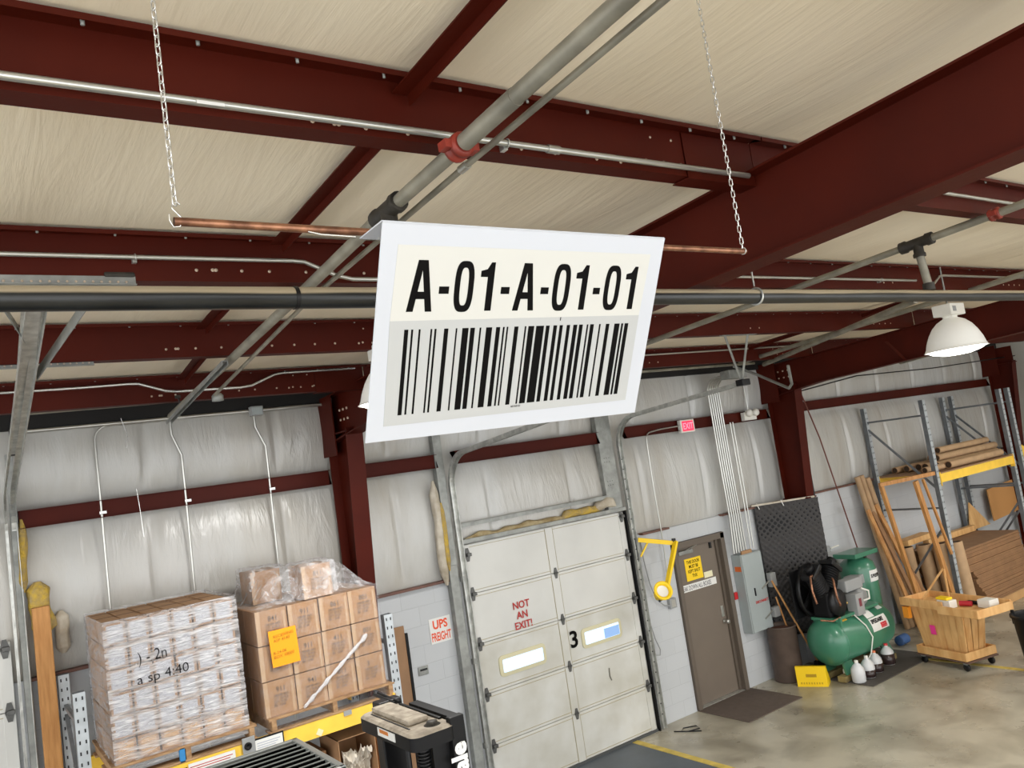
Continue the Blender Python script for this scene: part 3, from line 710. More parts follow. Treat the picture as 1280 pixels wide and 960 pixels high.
# copper tube
TY, TZ = 1.535, 4.1535
ct = thing('copper_tube', 'thin horizontal copper tube carrying the white sign between two chains', 'tube', (1.21, TY, TZ-.008))
mb = MB(); x0, x1 = .378, 2.052
mb.tube([(x0, TY, TZ-.0), (1.2, TY, TZ-.004), (x1, TY, TZ-.001)], .0085, 16, caps=False); mb.build('tube_wall', COPP, ct)
MB().tube([(x0+.001, TY, TZ), (x0+.02, TY, TZ), (x1-.02, TY, TZ-.001), (x1-.001, TY, TZ-.001)], .0066, 16).build('tube_bore', mat('tube_dark', (50, 34, 26), .8), ct)
# chains
def chain(x, label, hook):
    t = thing('hanging_chain', label, 'chain', (x, TY, TZ))
    z = TZ+(.035 if hook else .006)
    base = None; k = 0; P = .0188
    def link_mb(rot):
        pts = []
        for a in range(14):
            th = 2*PI*a/14; px, pz = .0048*math.cos(th), .0048*math.sin(th)+(.0068 if math.sin(th) > 0 else -.0068)
            pts.append((px*math.cos(rot), px*math.sin(rot), pz))
        return MB().tube(pts, .0015, 6, closed=True)
    protos = []
    for rot in (.5, .5+PI/2):
        m_ = link_mb(rot); me = bpy.data.meshes.new('chain_link'); me.from_pydata([tuple(v) for v in m_.v], [], m_.f)
        me.polygons.foreach_set('use_smooth', m_.sm); me.materials.append(WIRE); protos.append(me)
    while z < zroof(TY)-.03:
        o = bpy.data.objects.new('chain_link', protos[k % 2]); COL.objects.link(o); o.parent = t; o.location = (0, 0, z-TZ+.008)
        z += P; k += 1
    c = Vector((x, TY, TZ))
    if hook:
        pts = [c+Vector((math.cos(a)*.010-.000, 0, .000+math.sin(a)*.011)) for a in [PI*(1.15)+i*PI/8*1.05 for i in range(9)]]
        pts = [c+Vector(p) for p in ((-.012, -.0, .014), (-.012, 0, .002), (-.006, 0, -.011), (.004, -.003, -.0105), (.010, 0, 0), (.009, 0, .009), (.001, 0, .018), (-.006, 0, .026), (-.004, 0, .036), (.004, 0, .039), (.009, 0, .034))]
        MB().tube(pts, .0015, 6).build('s_hook', WIRE, t)
    else:
        MB().tube(arc(c, .0105, 0, 2*PI, (0, 1, 0), (0, 0, 1), 12), .0015, 6).build('end_ring', WIRE, t)
    MB().tube([(x, TY, zroof(TY)-.035), (x, TY, zroof(TY)+.0)], .003, 6).build('eye_bolt', WIRE, t)
chain(.383, 'zinc chain hanging the left end of the copper tube, with an S hook', True)
chain(2.043, 'zinc chain hanging the right end of the copper tube', False)

# ------------------------------------------------------------------ sectional dock doors
def hinge(parent, x, z, y=7.915, s=1., edge=False):
    mb = MB(); k = .052*s
    for sg_ in (-1, 1):
        mb.prism([(-.035*s, 0), (.035*s, 0), (.016*s, .075*s*sg_), (-.016*s, .075*s*sg_)][::sg_], .006, Matrix.Translation((x, y, z)) @ Matrix.Rotation(PI/2, 4, 'X'))
    mb.tube([(x-.03*s, y-.012, z), (x+.03*s, y-.012, z)], .009*s, 8)
    if edge:
        mb.cbox(x-.02, x+.035, y-.04, y-.008, z-.018, z+.018, .004)
    return mb.build('hinge', mat_hinge, parent)
mat_hinge = mat('dark_hinge', (92, 92, 90), .45, metal=.5, var=.2, vscale=20)
def dock_door(name, x0, x1, label, windows):
    t = thing(name, label, 'door', ((x0+x1)/2, 7.95, .02)); t['kind'] = 'structure'
    n = 5; h = 2.77/n; xm = (x0+x1)/2
    for k in range(n):
        z0 = .025+k*(h-.001); z1 = z0+h-.006
        mb = MB()
        mb.cbox(x0, x1, 7.925, 7.965, z0, z1, .006)
        for a, b in ((x0, x0+.085), (xm-.055, xm+.055), (x1-.085, x1)):
            mb.cbox(a, b, 7.918, 7.93, z0+.004, z1-.004, .002)
        p = mb.build('door_section', DOORD if k < 3 and windows else DOORW, t)
        s = MB().box(x0, x1, 7.921, 7.926, z0+.03, z0+.036).box(x0, x1, 7.921, 7.926, z1-.036, z1-.03)
        s.box(xm-.06, xm-.056, 7.917, 7.926, z0+.01, z1-.01); s.box(xm+.056, xm+.06, 7.917, 7.926, z0+.01, z1-.01)
        s.build('section_seam', SEAM, p)
    for k in range(1, n):
        z = .022+k*(h-.001)
        hinge(t, x0+.05, z, edge=True); hinge(t, xm+.01, z, s=.85); hinge(t, x1-.04, z, edge=True)
    hinge(t, x0+.05, .022+n*h-.12, edge=True); hinge(t, x1-.04, .022+n*h-.06, edge=True)
    MB().box(x0-.01, x1+.01, 7.90, 7.97, .0, .03).build('bottom_seal', mat('seal', (70, 72, 72), .7), t)
    return t
dd = dock_door('door_1', 4.66, 7.12, 'white sectional dock door numbered 3 with a red NOT AN EXIT notice', True)
for (a, b, z0, z1, dark) in ((4.96, 5.55, 1.29, 1.45, False), (6.18, 6.76, 1.30, 1.465, True)):
    def rr(a, b, z0, z1, r, n=4):
        out = []
        for cx, cz, s in ((b-r, z1-r, 0), (a+r, z1-r, 1), (a+r, z0+r, 2), (b-r, z0+r, 3)):
            for i in range(n+1):
                t_ = PI/2*(s+i/n); out.append((cx+r*math.cos(t_), cz+r*math.sin(t_)))
        return out
    fr = MB(); o1 = rr(a-.035, b+.035, z0-.035, z1+.035, .05); o2 = rr(a+.008, b-.008, z0+.008, z1-.008, .015); n = len(o1)
    vs = [(x, 7.912, z) for x, z in o1]+[(x, 7.905, z) for x, z in o2]+[(x, 7.926, z) for x, z in o1]
    fr.add(vs, [(i, (i+1) % n, (i+1) % n+n, i+n) for i in range(n)]+[(i, (i+1) % n, (i+1) % n+2*n, i+2*n) for i in range(n)])
    w = fr.build('window_frame', WFRAME, dd)
    MB().add([(x, 7.911, z) for x, z in rr(a, b, z0, z1, .012)], [tuple(range(n))[::-1]]).build('pane', GLASS, w)
    if dark: MB().box(a+(b-a)*.56, b-.01, 7.909, 7.9105, z0+.01, z1-.04).build('pane_view', GLASSD, w)
text('NOT\nAN\nEXIT!', .115, REDINK, dd, 'red_notice_lettering', (5.335, 7.915, 1.945), (1, 0, 0), (0, 0, 1), bold=.002, xs=.95, centre=True, line=1.0)
text('3', .27, INK, dd, 'door_number', (5.955, 7.9155, 1.325), (1, 0, 0), (0, 0, 1), bold=.006, xs=1.05)
MB().tube([(6.5, 7.915, .95), (6.49, 7.914, .86), (6.51, 7.914, .8)], .006, 5).build('scuff_mark', mat('scuff', (120, 116, 104), .8), dd)
t2 = dock_door('door_2', -2.1, .33, 'white sectional dock door at the far left edge', False)

def track(x, side, label, horiz_end, ztop=3.62, slope=0.0, x_end=None, w=.032, web=True):
    """vertical door track with angle on the wall, curve and horizontal run"""
    t = thing('door_track', label, 'door track', (x, 7.9, 0))
    R_ = .38
    C_ = (x, 7.86-R_, ztop)
    path = [(x, 7.86, 0.02), (x, 7.86, 1.5), (x, 7.86, ztop)]+arc(C_, R_, 0, PI/2-slope, (0, 1, 0), (0, 0, 1), 10)[1:]
    last = path[-1]
    path.append((x_end or x, horiz_end[0], horiz_end[1]))
    mb = MB()
    for off in (-w, w):
        P_ = [Vector(p)+Vector((off, 0, 0)) for p in path]
        for a, b in zip(P_, P_[1:]):
            mb.bar(a, b, .004, .045, up=(0, -1, .3) if abs((b-a).normalized().z) > .6 else (0, 0, 1))
    # web on the wall side
    for a, b in zip(path, path[1:]):
        d = (Vector(b)-Vector(a)).normalized(); nrm = Vector((0, d.z, -d.y))
        if web: mb.bar(Vector(a)+nrm*.02, Vector(b)+nrm*.02, 2*w, .004, up=nrm)
        else: mb.bar(Vector(a)+nrm*.02+Vector((w*.55, 0, 0)), Vector(b)+nrm*.02+Vector((w*.55, 0, 0)), w*.8, .004, up=nrm); mb.bar(Vector(a)+nrm*.02-Vector((w*.7, 0, 0)), Vector(b)+nrm*.02-Vector((w*.7, 0, 0)), w*.4, .004, up=nrm)
    mb.build('track_channel', GALV, t)
    return t
a = track(7.20, 1, 'right-hand galvanized track of the numbered dock door, curving toward the camera', (5.68, 4.12), 3.62, .1)
MB().box(7.14, 7.16, 7.88, 7.93, 0, 2.8).build('black_seal_strip', BLK, a)
mb = MB()
for k in range(26): mb.box(7.175, 7.19, 7.835, 7.84, .2+k*.13, .215+k*.13)
mb.build('rivets', BLKM, a)
MB().bar((6.70, 5.45, 4.615), (7.10, 5.66, 4.14), .035, .005, up=(0, 1, 0)).build('hanger_strut', GALVM, a)
MB().bar((7.08, 5.45, 4.615), (7.12, 5.66, 4.14), .035, .005, up=(0, 1, 0)).build('hanger_strut', GALVM, a)
MB().sec((6.62, 5.45, 4.60), (7.18, 5.45, 4.60), [(0, 0), (.04, 0), (.04, .004), (.004, .004), (.004, .04), (0, .04)], closed=True).build('top_angle', GALVM, a)
MB().cbox(7.05, 7.18, 5.60, 5.70, 4.08, 4.15, .01).build('end_bumper', BLKM, a)
a = track(4.60, -1, 'left-hand galvanized track of the numbered dock door below the sign', (5.0, 4.05), 3.44, .1)
for k in range(3): MB().cbox(4.56, 4.60, 7.86, 7.90, .6+k*.9, .66+k*.9, .003).build('track_bracket', GALVM, a)
a = track(.40, -1, 'galvanized track of the far left dock door rising toward the camera', (4.1, 4.65), 3.62, .14, x_end=.38, w=.042, web=False)
MB().bar((.60, 3.9, 4.66), (.44, 5.1, 4.48), .06, .004, up=(1, 0, 0)).build('hanger_strut', GALVM, a)
MB().bar((.20, 3.9, 4.66), (.36, 4.6, 4.58), .04, .004, up=(1, 0, 0)).build('hanger_strut', GALVM, a)
MB().sec((.475, 7.0, 4.22), (.395, 3.95, 4.655), [(0, 0), (.08, 0), (.08, .004), (.004, .004), (.004, .06), (0, .06)], closed=True).build('support_angle', GALV, a)
MB().cbox(.44, .50, 7.8, 7.86, 4.28, 4.5, .005).build('jamb_bracket', CASTI, a)
# jamb posts
def jamb(x0, x1, z1, label, holes=False):
    t = thing('jamb_post', label, 'post', ((x0+x1)/2, 7.93, 0))
    mb = MB().sec((x0, 7.90, 0), (x0, 7.90, z1), [(0, 0), (-(x1-x0), 0), (-(x1-x0), -.07), (-(x1-x0)+.004, -.07), (-(x1-x0)+.004, -.004), (-.004, -.004), (-.004, -.07), (0, -.07)], up=(0, -1, 0), closed=True)
    mb.build('post_channel', GALVM, t)
    if holes:
        mb = MB()
        for z in (3.15, 3.2, 3.45, 3.5):
            for x in (x0+.05, x0+.09, x0+.13): mb.box(x, x+.01, 7.895, 7.8985, z, z+.008)
        mb.build('bolt_heads', BLKM, t)
    return t
def jbox(x0, x1, z0, z1, label, holes=False):
    t = thing('jamb_post', label, 'post', ((x0+x1)/2, 7.93, z0))
    MB().cbox(x0, x1, 7.875, 7.96, z0, z1, .004).build('post_channel', GALVM, t)
    if holes:
        mb = MB()
        for z in (3.15, 3.2, 3.45, 3.5):
            for x in (x0+.05, x0+.09, x0+.13): mb.box(x, x+.01, 7.872, 7.876, z, z+.008)
        mb.build('bolt_heads', BLKM, t)
jbox(4.44, 4.545, 2.6, 4.45, 'galvanized jamb post left of the numbered dock door')
jbox(4.43, 4.54, 0, 2.6, 'galvanized jamb channel over the block wall left of the numbered dock door')
jbox(6.86, 7.10, 2.82, 4.45, 'wide galvanized jamb post above the right end of the numbered dock door', True)
jbox(.40, .455, 0, 4.3, 'narrow galvanized jamb post at the far left dock door')
tag(MB().sec((4.64, 7.88, 3.035), (6.86, 7.88, 3.035), [(0, 0), (.05, 0), (.05, -.004), (.004, -.004), (.004, -.05), (0, -.05)], closed=True).build('cross_channel', GALVM), 'thin galvanized cross channel above the numbered dock door', 'channel')
tag(MB().cbox(4.63, 7.14, 7.86, 7.96, 2.80, 2.85, .006).build('header_angle', GALVM), 'galvanized header along the top of the numbered dock door', 'header')
# torn insulation
def lumpy(name, label, cat, x0, x1, y, z0, z1, mt, d=.06, seed=0, top=None, group=None):
    def fn(u, v):
        th = 2*PI*v; x = x0+(x1-x0)*u; hh = (z1-z0)/2*(.75+.5*nz(x*4, seed))*min(1, 6*min(u, 1-u)+.25); zc_ = z0+hh
        rr_ = 1+.35*nz(x*9, math.cos(th)*2, math.sin(th)*2+seed)
        return Vector((x, y+d*math.cos(th)*rr_*min(1, 5*min(u, 1-u)+.3), zc_+hh*math.sin(th)*rr_))
    o = MB().grid(fn, 60, 18).build(name, mt); tag(o, label, cat, group); return o
lumpy('torn_insulation', 'long rolled strip of torn grey-yellow insulation lying on the dock door header', 'insulation', 4.7, 6.3, 7.91, 2.84, 2.92, mat('torn_strip', (170, 156, 122), .8, col2=(140, 120, 80), vscale=12, bump=.6, bscale=25), .04, 2)
lumpy('torn_insulation', 'yellow tuft of insulation on the right half of the dock door header', 'insulation', 6.1, 6.75, 7.90, 2.85, 2.98, INSUL, .05, 5)
lumpy('torn_vinyl', 'crumpled white vinyl bunched beside the yellow tuft over the dock door', 'insulation', 6.62, 7.0, 7.89, 2.87, 3.03, VINYL, .05, 9)
def vlump(name, label, x, w, z0, z1, y, mt, seed, d=.05):
    def fn(u, v):
        th = 2*PI*u; z = z0+(z1-z0)*v; e = min(1, 5*min(v, 1-v)+.3); rr_ = 1+.3*nz(z*7, math.cos(th)*1.5+seed, math.sin(th)*1.5)
        return Vector((x+w/2*math.cos(th)*rr_*e+.03*nz(z*2, seed), y+d*math.sin(th)*rr_*e, z))
    tag(MB().grid(fn, 18, 60).build(name, mt), label, 'insulation')
vlump('torn_vinyl', 'loose white vinyl edge hanging left of the dock door track', 4.38, .10, 2.40, 3.55, 7.89, VINYL, 3)
vlump('torn_insulation', 'yellow insulation poking out beside the left dock door track', 4.43, .06, 2.55, 3.3, 7.86, INSUL, 8, .03)
vlump('torn_insulation', 'yellow insulation stuffed on top of the wooden post at the far left', .56, .16, 2.78, 3.22, 7.88, INSUL, 4, .06)
vlump('torn_insulation', 'ragged yellow insulation high beside the far left door track', .47, .07, 3.15, 3.75, 7.90, INSUL, 11, .04)
vlump('torn_vinyl', 'torn white vinyl hanging beside the wooden post at the far left', .70, .10, 2.60, 2.95, 7.90, VINYL, 14, .03)
# wooden post
t = thing('wooden_post', 'orange-brown lumber post standing at the far left against the wall', 'post', (.56, 7.80, 0))
MB().cbox(.49, .615, 7.76, 7.84, .0, 3.02, .006).build('post', WOODO, t)

# ------------------------------------------------------------------ personnel door
t = thing('door_3', 'brown steel personnel door with yellow notice and white banner', 'door', (8.46, 8.1, 0)); t['kind'] = 'structure'
mb = MB(); mb.cbox(7.94, 8.01, 7.93, 8.2, 0, 2.21, .004); mb.cbox(8.90, 8.98, 7.93, 8.2, 0, 2.21, .004); mb.cbox(7.94, 8.98, 7.93, 8.2, 2.13, 2.215, .004)
mb.build('door_frame', BROWNF, t)
lf = MB().cbox(8.01, 8.90, 8.03, 8.075, .02, 2.13, .003).build('door_leaf', BROWN, t)
MB().box(7.94, 8.98, 7.95, 8.2, 0, .018).build('threshold', GALV, t)
MB().box(8.855, 8.90, 8.0, 8.04, .02, 2.13).build('frame_stop', BROWNF, t)
y = 8.028
mb = MB().cbox(8.06, 8.34, 7.96, 8.028, 2.035, 2.085, .006); mb.build('door_closer', GALVM, t)
MB().bar((8.20, 7.955, 2.09), (8.52, 7.99, 2.135), .02, .008).build('closer_arm', COND, t)
MB().cbox(8.74, 8.77, 8.0, 8.03, 2.02, 2.10, .003).build('door_stop_bracket', BLKM, t)
yn = MB().box(8.20, 8.53, 8.024, y, 1.655, 1.955).build('yellow_notice', YEL, t)
text('THIS DOOR\nMUST BE\nKEPT SHUT\nTHX', .062, INK, t, 'notice_lettering', (8.365, 8.0235, 1.885), (1, 0, 0), (0, 0, 1), bold=.0012, xs=.78, depth=.0003, centre=True, line=1.02)
bn = MB().box(8.025, 8.77, 8.022, y, 1.52, 1.615).build('white_banner', WHITEP, t)
text('BREAK DOWN ALL BOXES', .088, mat('grey_ink', (92, 92, 98), .7), t, 'banner_lettering', (8.03, 8.0215, 1.536), (1, 0, 0), (0, 0, 1), bold=.001, xs=.60, depth=.0003)
MB().box(8.55, 8.72, 8.024, y, 1.635, 1.715).build('cream_note', mat('cream_note', (232, 226, 190), .7), t)
MB().lathe([(0, .0), (.03, .0), (.032, .01), (.014, .02), (.012, .045), (.028, .052), (.032, .07), (.026, .085), (0, .088)], (8.80, 8.028, .985), 18, Matrix.Rotation(PI/2, 4, 'X')).build('knob', COND, t)
MB().cbox(8.765, 8.815, 8.015, 8.03, 1.05, 1.20, .006).build('latch_plate', COND, t)
tag(MB().cbox(8.99, 9.06, 7.93, 7.968, 1.24, 1.34, .006).build('pull_station', mat('alarm_red', (190, 30, 36), .45)), 'small red fire alarm pull station right of the brown door', 'fire alarm')

# exit sign
t = thing('exit_sign', 'lit pink-red exit sign on the girt above the brown door', 'exit sign', (8.49, 7.84, 3.68))
MB().cbox(8.355, 8.635, 7.815, 7.875, 3.685, 3.865, .008).build('sign_housing', WPL, t)
MB().box(8.385, 8.605, 7.811, 7.816, 3.705, 3.845).build('lit_face', EXITR, t)
text('EXIT', .125, mat('exit_letters', (255, 160, 175), .5, emit=(255, 120, 150), estr=.9), t, 'exit_lettering', (8.495, 7.810, 3.732), (1, 0, 0), (0, 0, 1), bold=.002, xs=.78, depth=.0005, centre=True)
pipe('wall_conduit', 'thin pale conduit from the exit sign down to the small outlet box', 'conduit',
     [(8.36, 7.86, 3.79), (8.0, 7.86, 3.78)]+arc((7.80, 7.86, 3.66), .10, PI/2, PI, (1, 0, 0), (0, 0, 1), 5)+[(7.70, 7.87, 3.0), (7.74, 7.90, 2.3), (7.74, 7.93, 1.55)], .010, COND)
t = thing('outlet_box', 'small grey outlet box with loose cord below the yellow arm', 'electrical box', (7.76, 7.94, 1.40))
MB().cbox(7.70, 7.82, 7.91, 7.968, 1.40, 1.53, .006).build('box_body', GREYL, t)
MB().box(7.725, 7.795, 7.906, 7.911, 1.42, 1.51).build('face_plate', COND, t)
pipe('power_cord', 'grey cord hanging in a loop between the dock door track and the outlet box', 'cord',
     [(7.36, 7.93, 2.35), (7.37, 7.93, 2.1), (7.40, 7.92, 1.8), (7.47, 7.92, 1.58), (7.6, 7.92, 1.47), (7.69, 7.92, 1.45)], .008, GREYL)
pipe('power_cord', 'dark grey cord dangling beside the lower part of the right dock door track', 'cord',
     [(7.30, 7.93, 1.35), (7.34, 7.92, 1.1), (7.40, 7.92, .95), (7.38, 7.92, .88), (7.31, 7.92, .90), (7.29, 7.93, .98)], .007, GREYL)

# yellow swing arm lamp
t = thing('dock_light', 'yellow articulated dock light arm folded against the block wall', 'dock light', (7.3, 7.8, 1.55))
A = Vector((7.26, 7.86, 2.395)); B = Vector((7.64, 7.60, 2.285)); Cc = Vector((7.20, 7.45, 1.74))
MB().bar(A, B, .04, .055).build('upper_arm', YEL, t)
MB().bar(B+Vector((0, -.03, .02)), Cc, .035, .06, up=(0, -1, 0)).build('lower_arm', YEL, t)
MB().bar(A+Vector((0, 0, -.22)), A+Vector((.14, -.05, -.03)), .02, .02).build('arm_brace', YEL, t)
MB().cbox(7.225, 7.26, 7.87, 7.95, 2.12, 2.42, .004).build('wall_bracket', BLKM, t)
MB().tube([B+Vector((0, -.0, -.07)), B+Vector((0, 0, .06))], .028, 12).build('elbow_pivot', BLKM, t)
hm = Matrix.Rotation(math.radians(62), 4, 'X') @ Matrix.Rotation(math.radians(-20), 4, 'Y')
hc = Vector((7.06, 7.36, 1.79))
MB().lathe([(.03, -.15), (.075, -.12), (.09, -.02), (.115, .03), (.12, .05), (.10, .05), (.075, .03), (.07, 0)], hc, 24, hm).build('lamp_head', YEL, t)
MB().lathe([(0, .012), (.05, .012), (.078, .02)], hc, 20, hm).build('lamp_lens', WPL, t)
MB().bar(hc+Vector((-.02, .06, -.11)), hc+Vector((.13, .05, -.07)), .02, .03).build('lamp_yoke', BLKM, t)
MB().tube([B+Vector((-.02, 0, -.04)), B+Vector((-.12, -.02, -.14)), B+Vector((-.14, -.02, -.24)), B+Vector((-.07, 0, -.22)), B+Vector((-.03, -.04, -.1))], .006, 6).build('cord', BLK, t)

# emergency light, conduit bundle, electric panel
t = thing('emergency_light', 'cream two-head emergency light on the girt right of the conduit bundle', 'emergency light', (10.0, 7.84, 3.70))
MB().cbox(9.72, 10.0, 7.80, 7.87, 3.735, 3.86, .01).build('light_body', WPL, t)
for x in (9.79, 9.94): MB().lathe([(0, .05), (.045, .045), (.06, .01), (.045, -.03), (0, -.04)], (x, 7.77, 3.84), 14, Matrix.Rotation(PI/2, 4, 'X')).build('lamp_head', WPL, t)
pipe('wall_conduit', 'thin conduit dropping to the cream emergency light', 'conduit', [(9.86, 7.83, 4.45), (9.86, 7.83, 3.86)], .012, COND)
for i in range(6):
    x = 9.03+.046*i; dz = .03*i
    zt = 4.20
    pts = [(x+.0, 7.50, zt+.20)]+arc((x, 7.62, zt), .20, PI/2, 0, (0, 1, 0), (0, 0, 1), 6)+[(x+.00, 7.82, 3.2), (x+.02, 7.83, 2.4), (x-.01+.008*i, 7.84, 1.89)]
    pipe('wall_conduit', 'steel conduit of the bundle running down to the grey electrical panel', 'conduit', pts, .013, COND, 'bundle of conduits above the electrical panel', 8)
tag(MB().cbox(8.98, 9.36, 7.34, 7.50, 4.34, 4.46, .008).build('wireway', GALVM), 'grey metal wireway at the top of the conduit bundle', 'wireway')
for i in range(2):
    x = 9.42+.06*i
    pipe('wall_conduit', ['steel conduit just right of the bundle, starting at the girt', 'rightmost thin steel conduit beside the bundle'][i], 'conduit', [(x, 7.84, 3.74), (x, 7.84, 2.6), (x-.02, 7.84, 1.89)], .010, COND)
pipe('wall_conduit', 'tall grey conduit bend arching out to the door track hanger', 'conduit', [(9.05, 7.3, 4.50), (9.12, 7.0, 4.33), (8.95, 6.4, 4.05), (8.6, 6.1, 4.08), (8.45, 6.0, 4.3)], .018, GALVM)
t = thing('electrical_panel', 'tall grey electrical panel cabinet on the block wall right of the brown door', 'electrical panel', (9.2, 7.8, .68))
MB().cbox(9.09, 9.54, 7.80, 7.965, .75, 1.85, .006).build('cabinet', GREY, t)
MB().cbox(9.10, 9.53, 7.785, 7.802, .76, 1.84, .004).build('cabinet_door', GREY, t)
MB().cbox(9.25, 9.27, 7.772, 7.786, 1.25, 1.36, .004).build('latch', BLK, t)
MB().box(9.086, 9.091, 7.82, 7.93, 1.62, 1.69).build('orange_sticker', mat('orange_sticker', (214, 104, 44), .6), t)
text('DISCONNECT', .048, REDINK, t, 'red_lettering', (9.24, 7.7835, 1.14), (1, 0, 0), (0, 0, 1), bold=.0022, xs=.92, depth=.0004)
tag(MB().cbox(9.14, 9.36, 7.80, 7.825, 1.852, 1.90, .004).build('parcel', CARD), 'small tan parcel lying on top of the electrical panel', 'box')
for i, (x, z, l) in enumerate(((9.66, 1.30, 'upper grey disconnect switch box on the black panel'), (9.62, .88, 'lower grey outlet box on the black panel'))):
    t = thing('switch_box', l, 'electrical box', (x, 7.8, z))
    MB().cbox(x-.06, x+.06, 7.74, 7.82, z, z+.20-.06*i, .01).build('box_body', GREYL, t)
    MB().tube([(x-.05, 7.78, z+.1), (x-.24, 7.78, z+.02)], .012, 8).build('conduit_stub', COND, t)
# black quilted panel
t = thing('acoustic_panel', 'large black quilted acoustic panel hung on the wall behind the air compressor', 'panel', (10.0, 7.9, .6))
QA, QB = Vector((9.72, 7.93, 0)), Vector((10.55, 7.41, 0)); QD = (QB-QA).normalized(); QN = Vector((QD.y, -QD.x, 0)); QL = (QB-QA).length
def quilt(u, v):
    a = QL*u; z = .55+1.91*v
    return QA+QD*a+QN*(.030-.012*abs(math.sin((a+z)*34)*math.sin((a-z)*34))+.008*nz(a*3, z*3))+Vector((0, 0, z))
MB().grid(quilt, 110, 170).build('quilted_face', mat('quilt_black', (54, 52, 52), .7), t)
mb = MB(); vs = [QA+QD*a+QN*n_+Vector((0, 0, z)) for z in (.54, 2.44) for a, n_ in ((0, 0), (QL, 0), (QL, .02), (0, .02))]
mb.add(vs, [(0, 1, 2, 3), (4, 7, 6, 5), (0, 4, 5, 1), (1, 5, 6, 2), (2, 6, 7, 3), (3, 7, 4, 0)]); mb.build('backing_board', BLK, t)
MB().bar(QA+QN*.03+Vector((-.06, .0, 2.475)), QA+QD*QL*.95+QN*.03+Vector((0, 0, 2.475)), .02, .025).build('hanging_rail', VINYL, t)
for f_ in (.04, .42):
    p_ = QA+QD*QL*f_+QN*.05+Vector((0, 0, 2.50)); MB().tube([p_, p_+Vector((.01, -.01, -.05)), p_+Vector((.03, -.01, -.09))], .007, 6).build('tie', WHITEP, t)
# pipes on the wall right of column
pipe('air_pipe', 'black wall pipe with valves dropping beside the column behind the compressor', 'pipe', [(11.12, 7.85, 3.3), (11.12, 7.85, 2.25), (11.15, 7.83, 2.12), (11.10, 7.82, 1.98), (11.12, 7.84, 1.86), (11.12, 7.84, 1.0)], .016, BLKM)
t = thing('air_valve', 'small grey air valve on the black wall pipe above the compressor', 'valve', (11.13, 7.8, 1.5))
MB().cbox(11.08, 11.18, 7.77, 7.84, 1.52, 1.62, .012).build('valve_body', GREYL, t); MB().tube([(11.16, 7.76, 1.58), (11.32, 7.72, 1.60)], .012, 8).build('valve_handle', WPL, t)
pipe('wall_conduit', 'thin reddish-brown pipe running down the wall from the beam to the lumber', 'pipe', [(11.0, 7.7, 4.15), (11.55, 7.86, 3.3), (12.05, 7.86, 1.3)], .011, mat('rust', (110, 62, 50), .7))
pipe('power_cord', 'dark slack cable running from the right column along the wall to the right edge', 'cord', [(10.6, 7.5, 4.05), (12.5, 7.6, 4.22), (15, 7.6, 4.22), (18.2, 7.5, 4.30)], .010, BLK)

# mats, chock, ash can, broom
tag(MB().cbox(7.93, 9.02, 7.10, 7.96, 0.0, .012, .004).build('door_mat', MATB), 'brown rubber door mat on the concrete in front of the brown door', 'mat')
tag(MB().box(6.67, 6.76, 3.0, 7.94, 0, .005).build('floor_stripe', YLINE), 'yellow painted floor line beside the slate paint by the dock door', 'floor line')
tag(MB().box(11.17, 11.25, 1.5, 6.95, 0, .005).build('floor_stripe', YLINE), 'worn yellow floor line under and beyond the wooden cart', 'floor line')
pipe('loose_cord', 'small coil of dark cord lying on the floor by the dock door corner', 'cord', [(7.2, 7.7, .01), (7.3, 7.55, .01), (7.45, 7.50, .01), (7.5, 7.6, .01), (7.35, 7.68, .01), (7.25, 7.62, .01), (7.4, 7.42, .01)], .007, BLK)
t = thing('wheel_chock', 'bright yellow plastic wheel chock on the floor before the air compressor', 'wheel chock', (9.75, 7.42, 0))
ca, cb_ = Vector((9.37, 7.42, 0)), Vector((9.55, 7.06, 0)); ex = (cb_-ca).normalized(); ey = Vector((-ex.y, ex.x, 0))
mm = Matrix(((ex.x, ey.x, 0, ca.x), (ex.y, ey.y, 0, ca.y), (0, 0, 1, 0), (0, 0, 0, 1)))
L_ = .40; h_ = .27; d_ = .24
prw = [(0, 0), (d_, 0), (d_, .03), (.17, .12), (.05, h_), (0, h_)]
vs = [mm @ Vector((x, y_, z)) for x in (0, L_) for y_, z in prw]; n = len(prw)
MB().add(vs, [tuple(range(n)), tuple(range(n, 2*n))[::-1]]+[(i, (i+1) % n, (i+1) % n+n, i+n) for i in range(n)]).build('chock_body', YEL, t)
MB().box(.13, .27, -.004, .0, .13, .17, mm).build('hand_slot', mat('yellow_recess', (176, 140, 16), .6), t)
mb = MB()
for k in range(9): mb.box(.05+.034*k, .066+.034*k, -.004, 0, .035, .06, mm)
mb.build('grip_ribs', mat('yellow_rib', (196, 158, 16), .6), t)
t = thing('ash_can', 'brown cylindrical waste can against the wall under the electrical panel', 'waste can', (9.60, 7.72, 0))
MB().lathe([(0, .0), (.20, 0), (.205, .02), (.205, .74), (.215, .75), (.215, .765), (.19, .765), (.19, .70), (.18, .15), (0, .14)], (9.60, 7.72, 0), 32).build('can_body', CANB, t)
MB().lathe([(0, .73), (.1, .735), (.185, .71)], (9.60, 7.72, 0), 18).build('contents', mat('scrap', (96, 60, 46), .8, var=.4, vscale=30, bump=.8, bscale=50), t)
t = thing('broom', 'wooden-handled broom leaning behind the brown waste can', 'broom', (9.95, 7.6, 0))
MB().tube([(9.58, 7.72, 1.40), (9.98, 7.48, .18)], .014, 8).build('handle', WOOD, t); MB().cbox(9.92, 10.08, 7.44, 7.52, 0.0, .2, .02).build('broom_head', BLK, t)
pipe('stick', 'second wooden stick leaning close to the broom handle', 'stick', [(9.66, 7.76, 1.15), (9.86, 7.66, .01)], .012, WOOD)

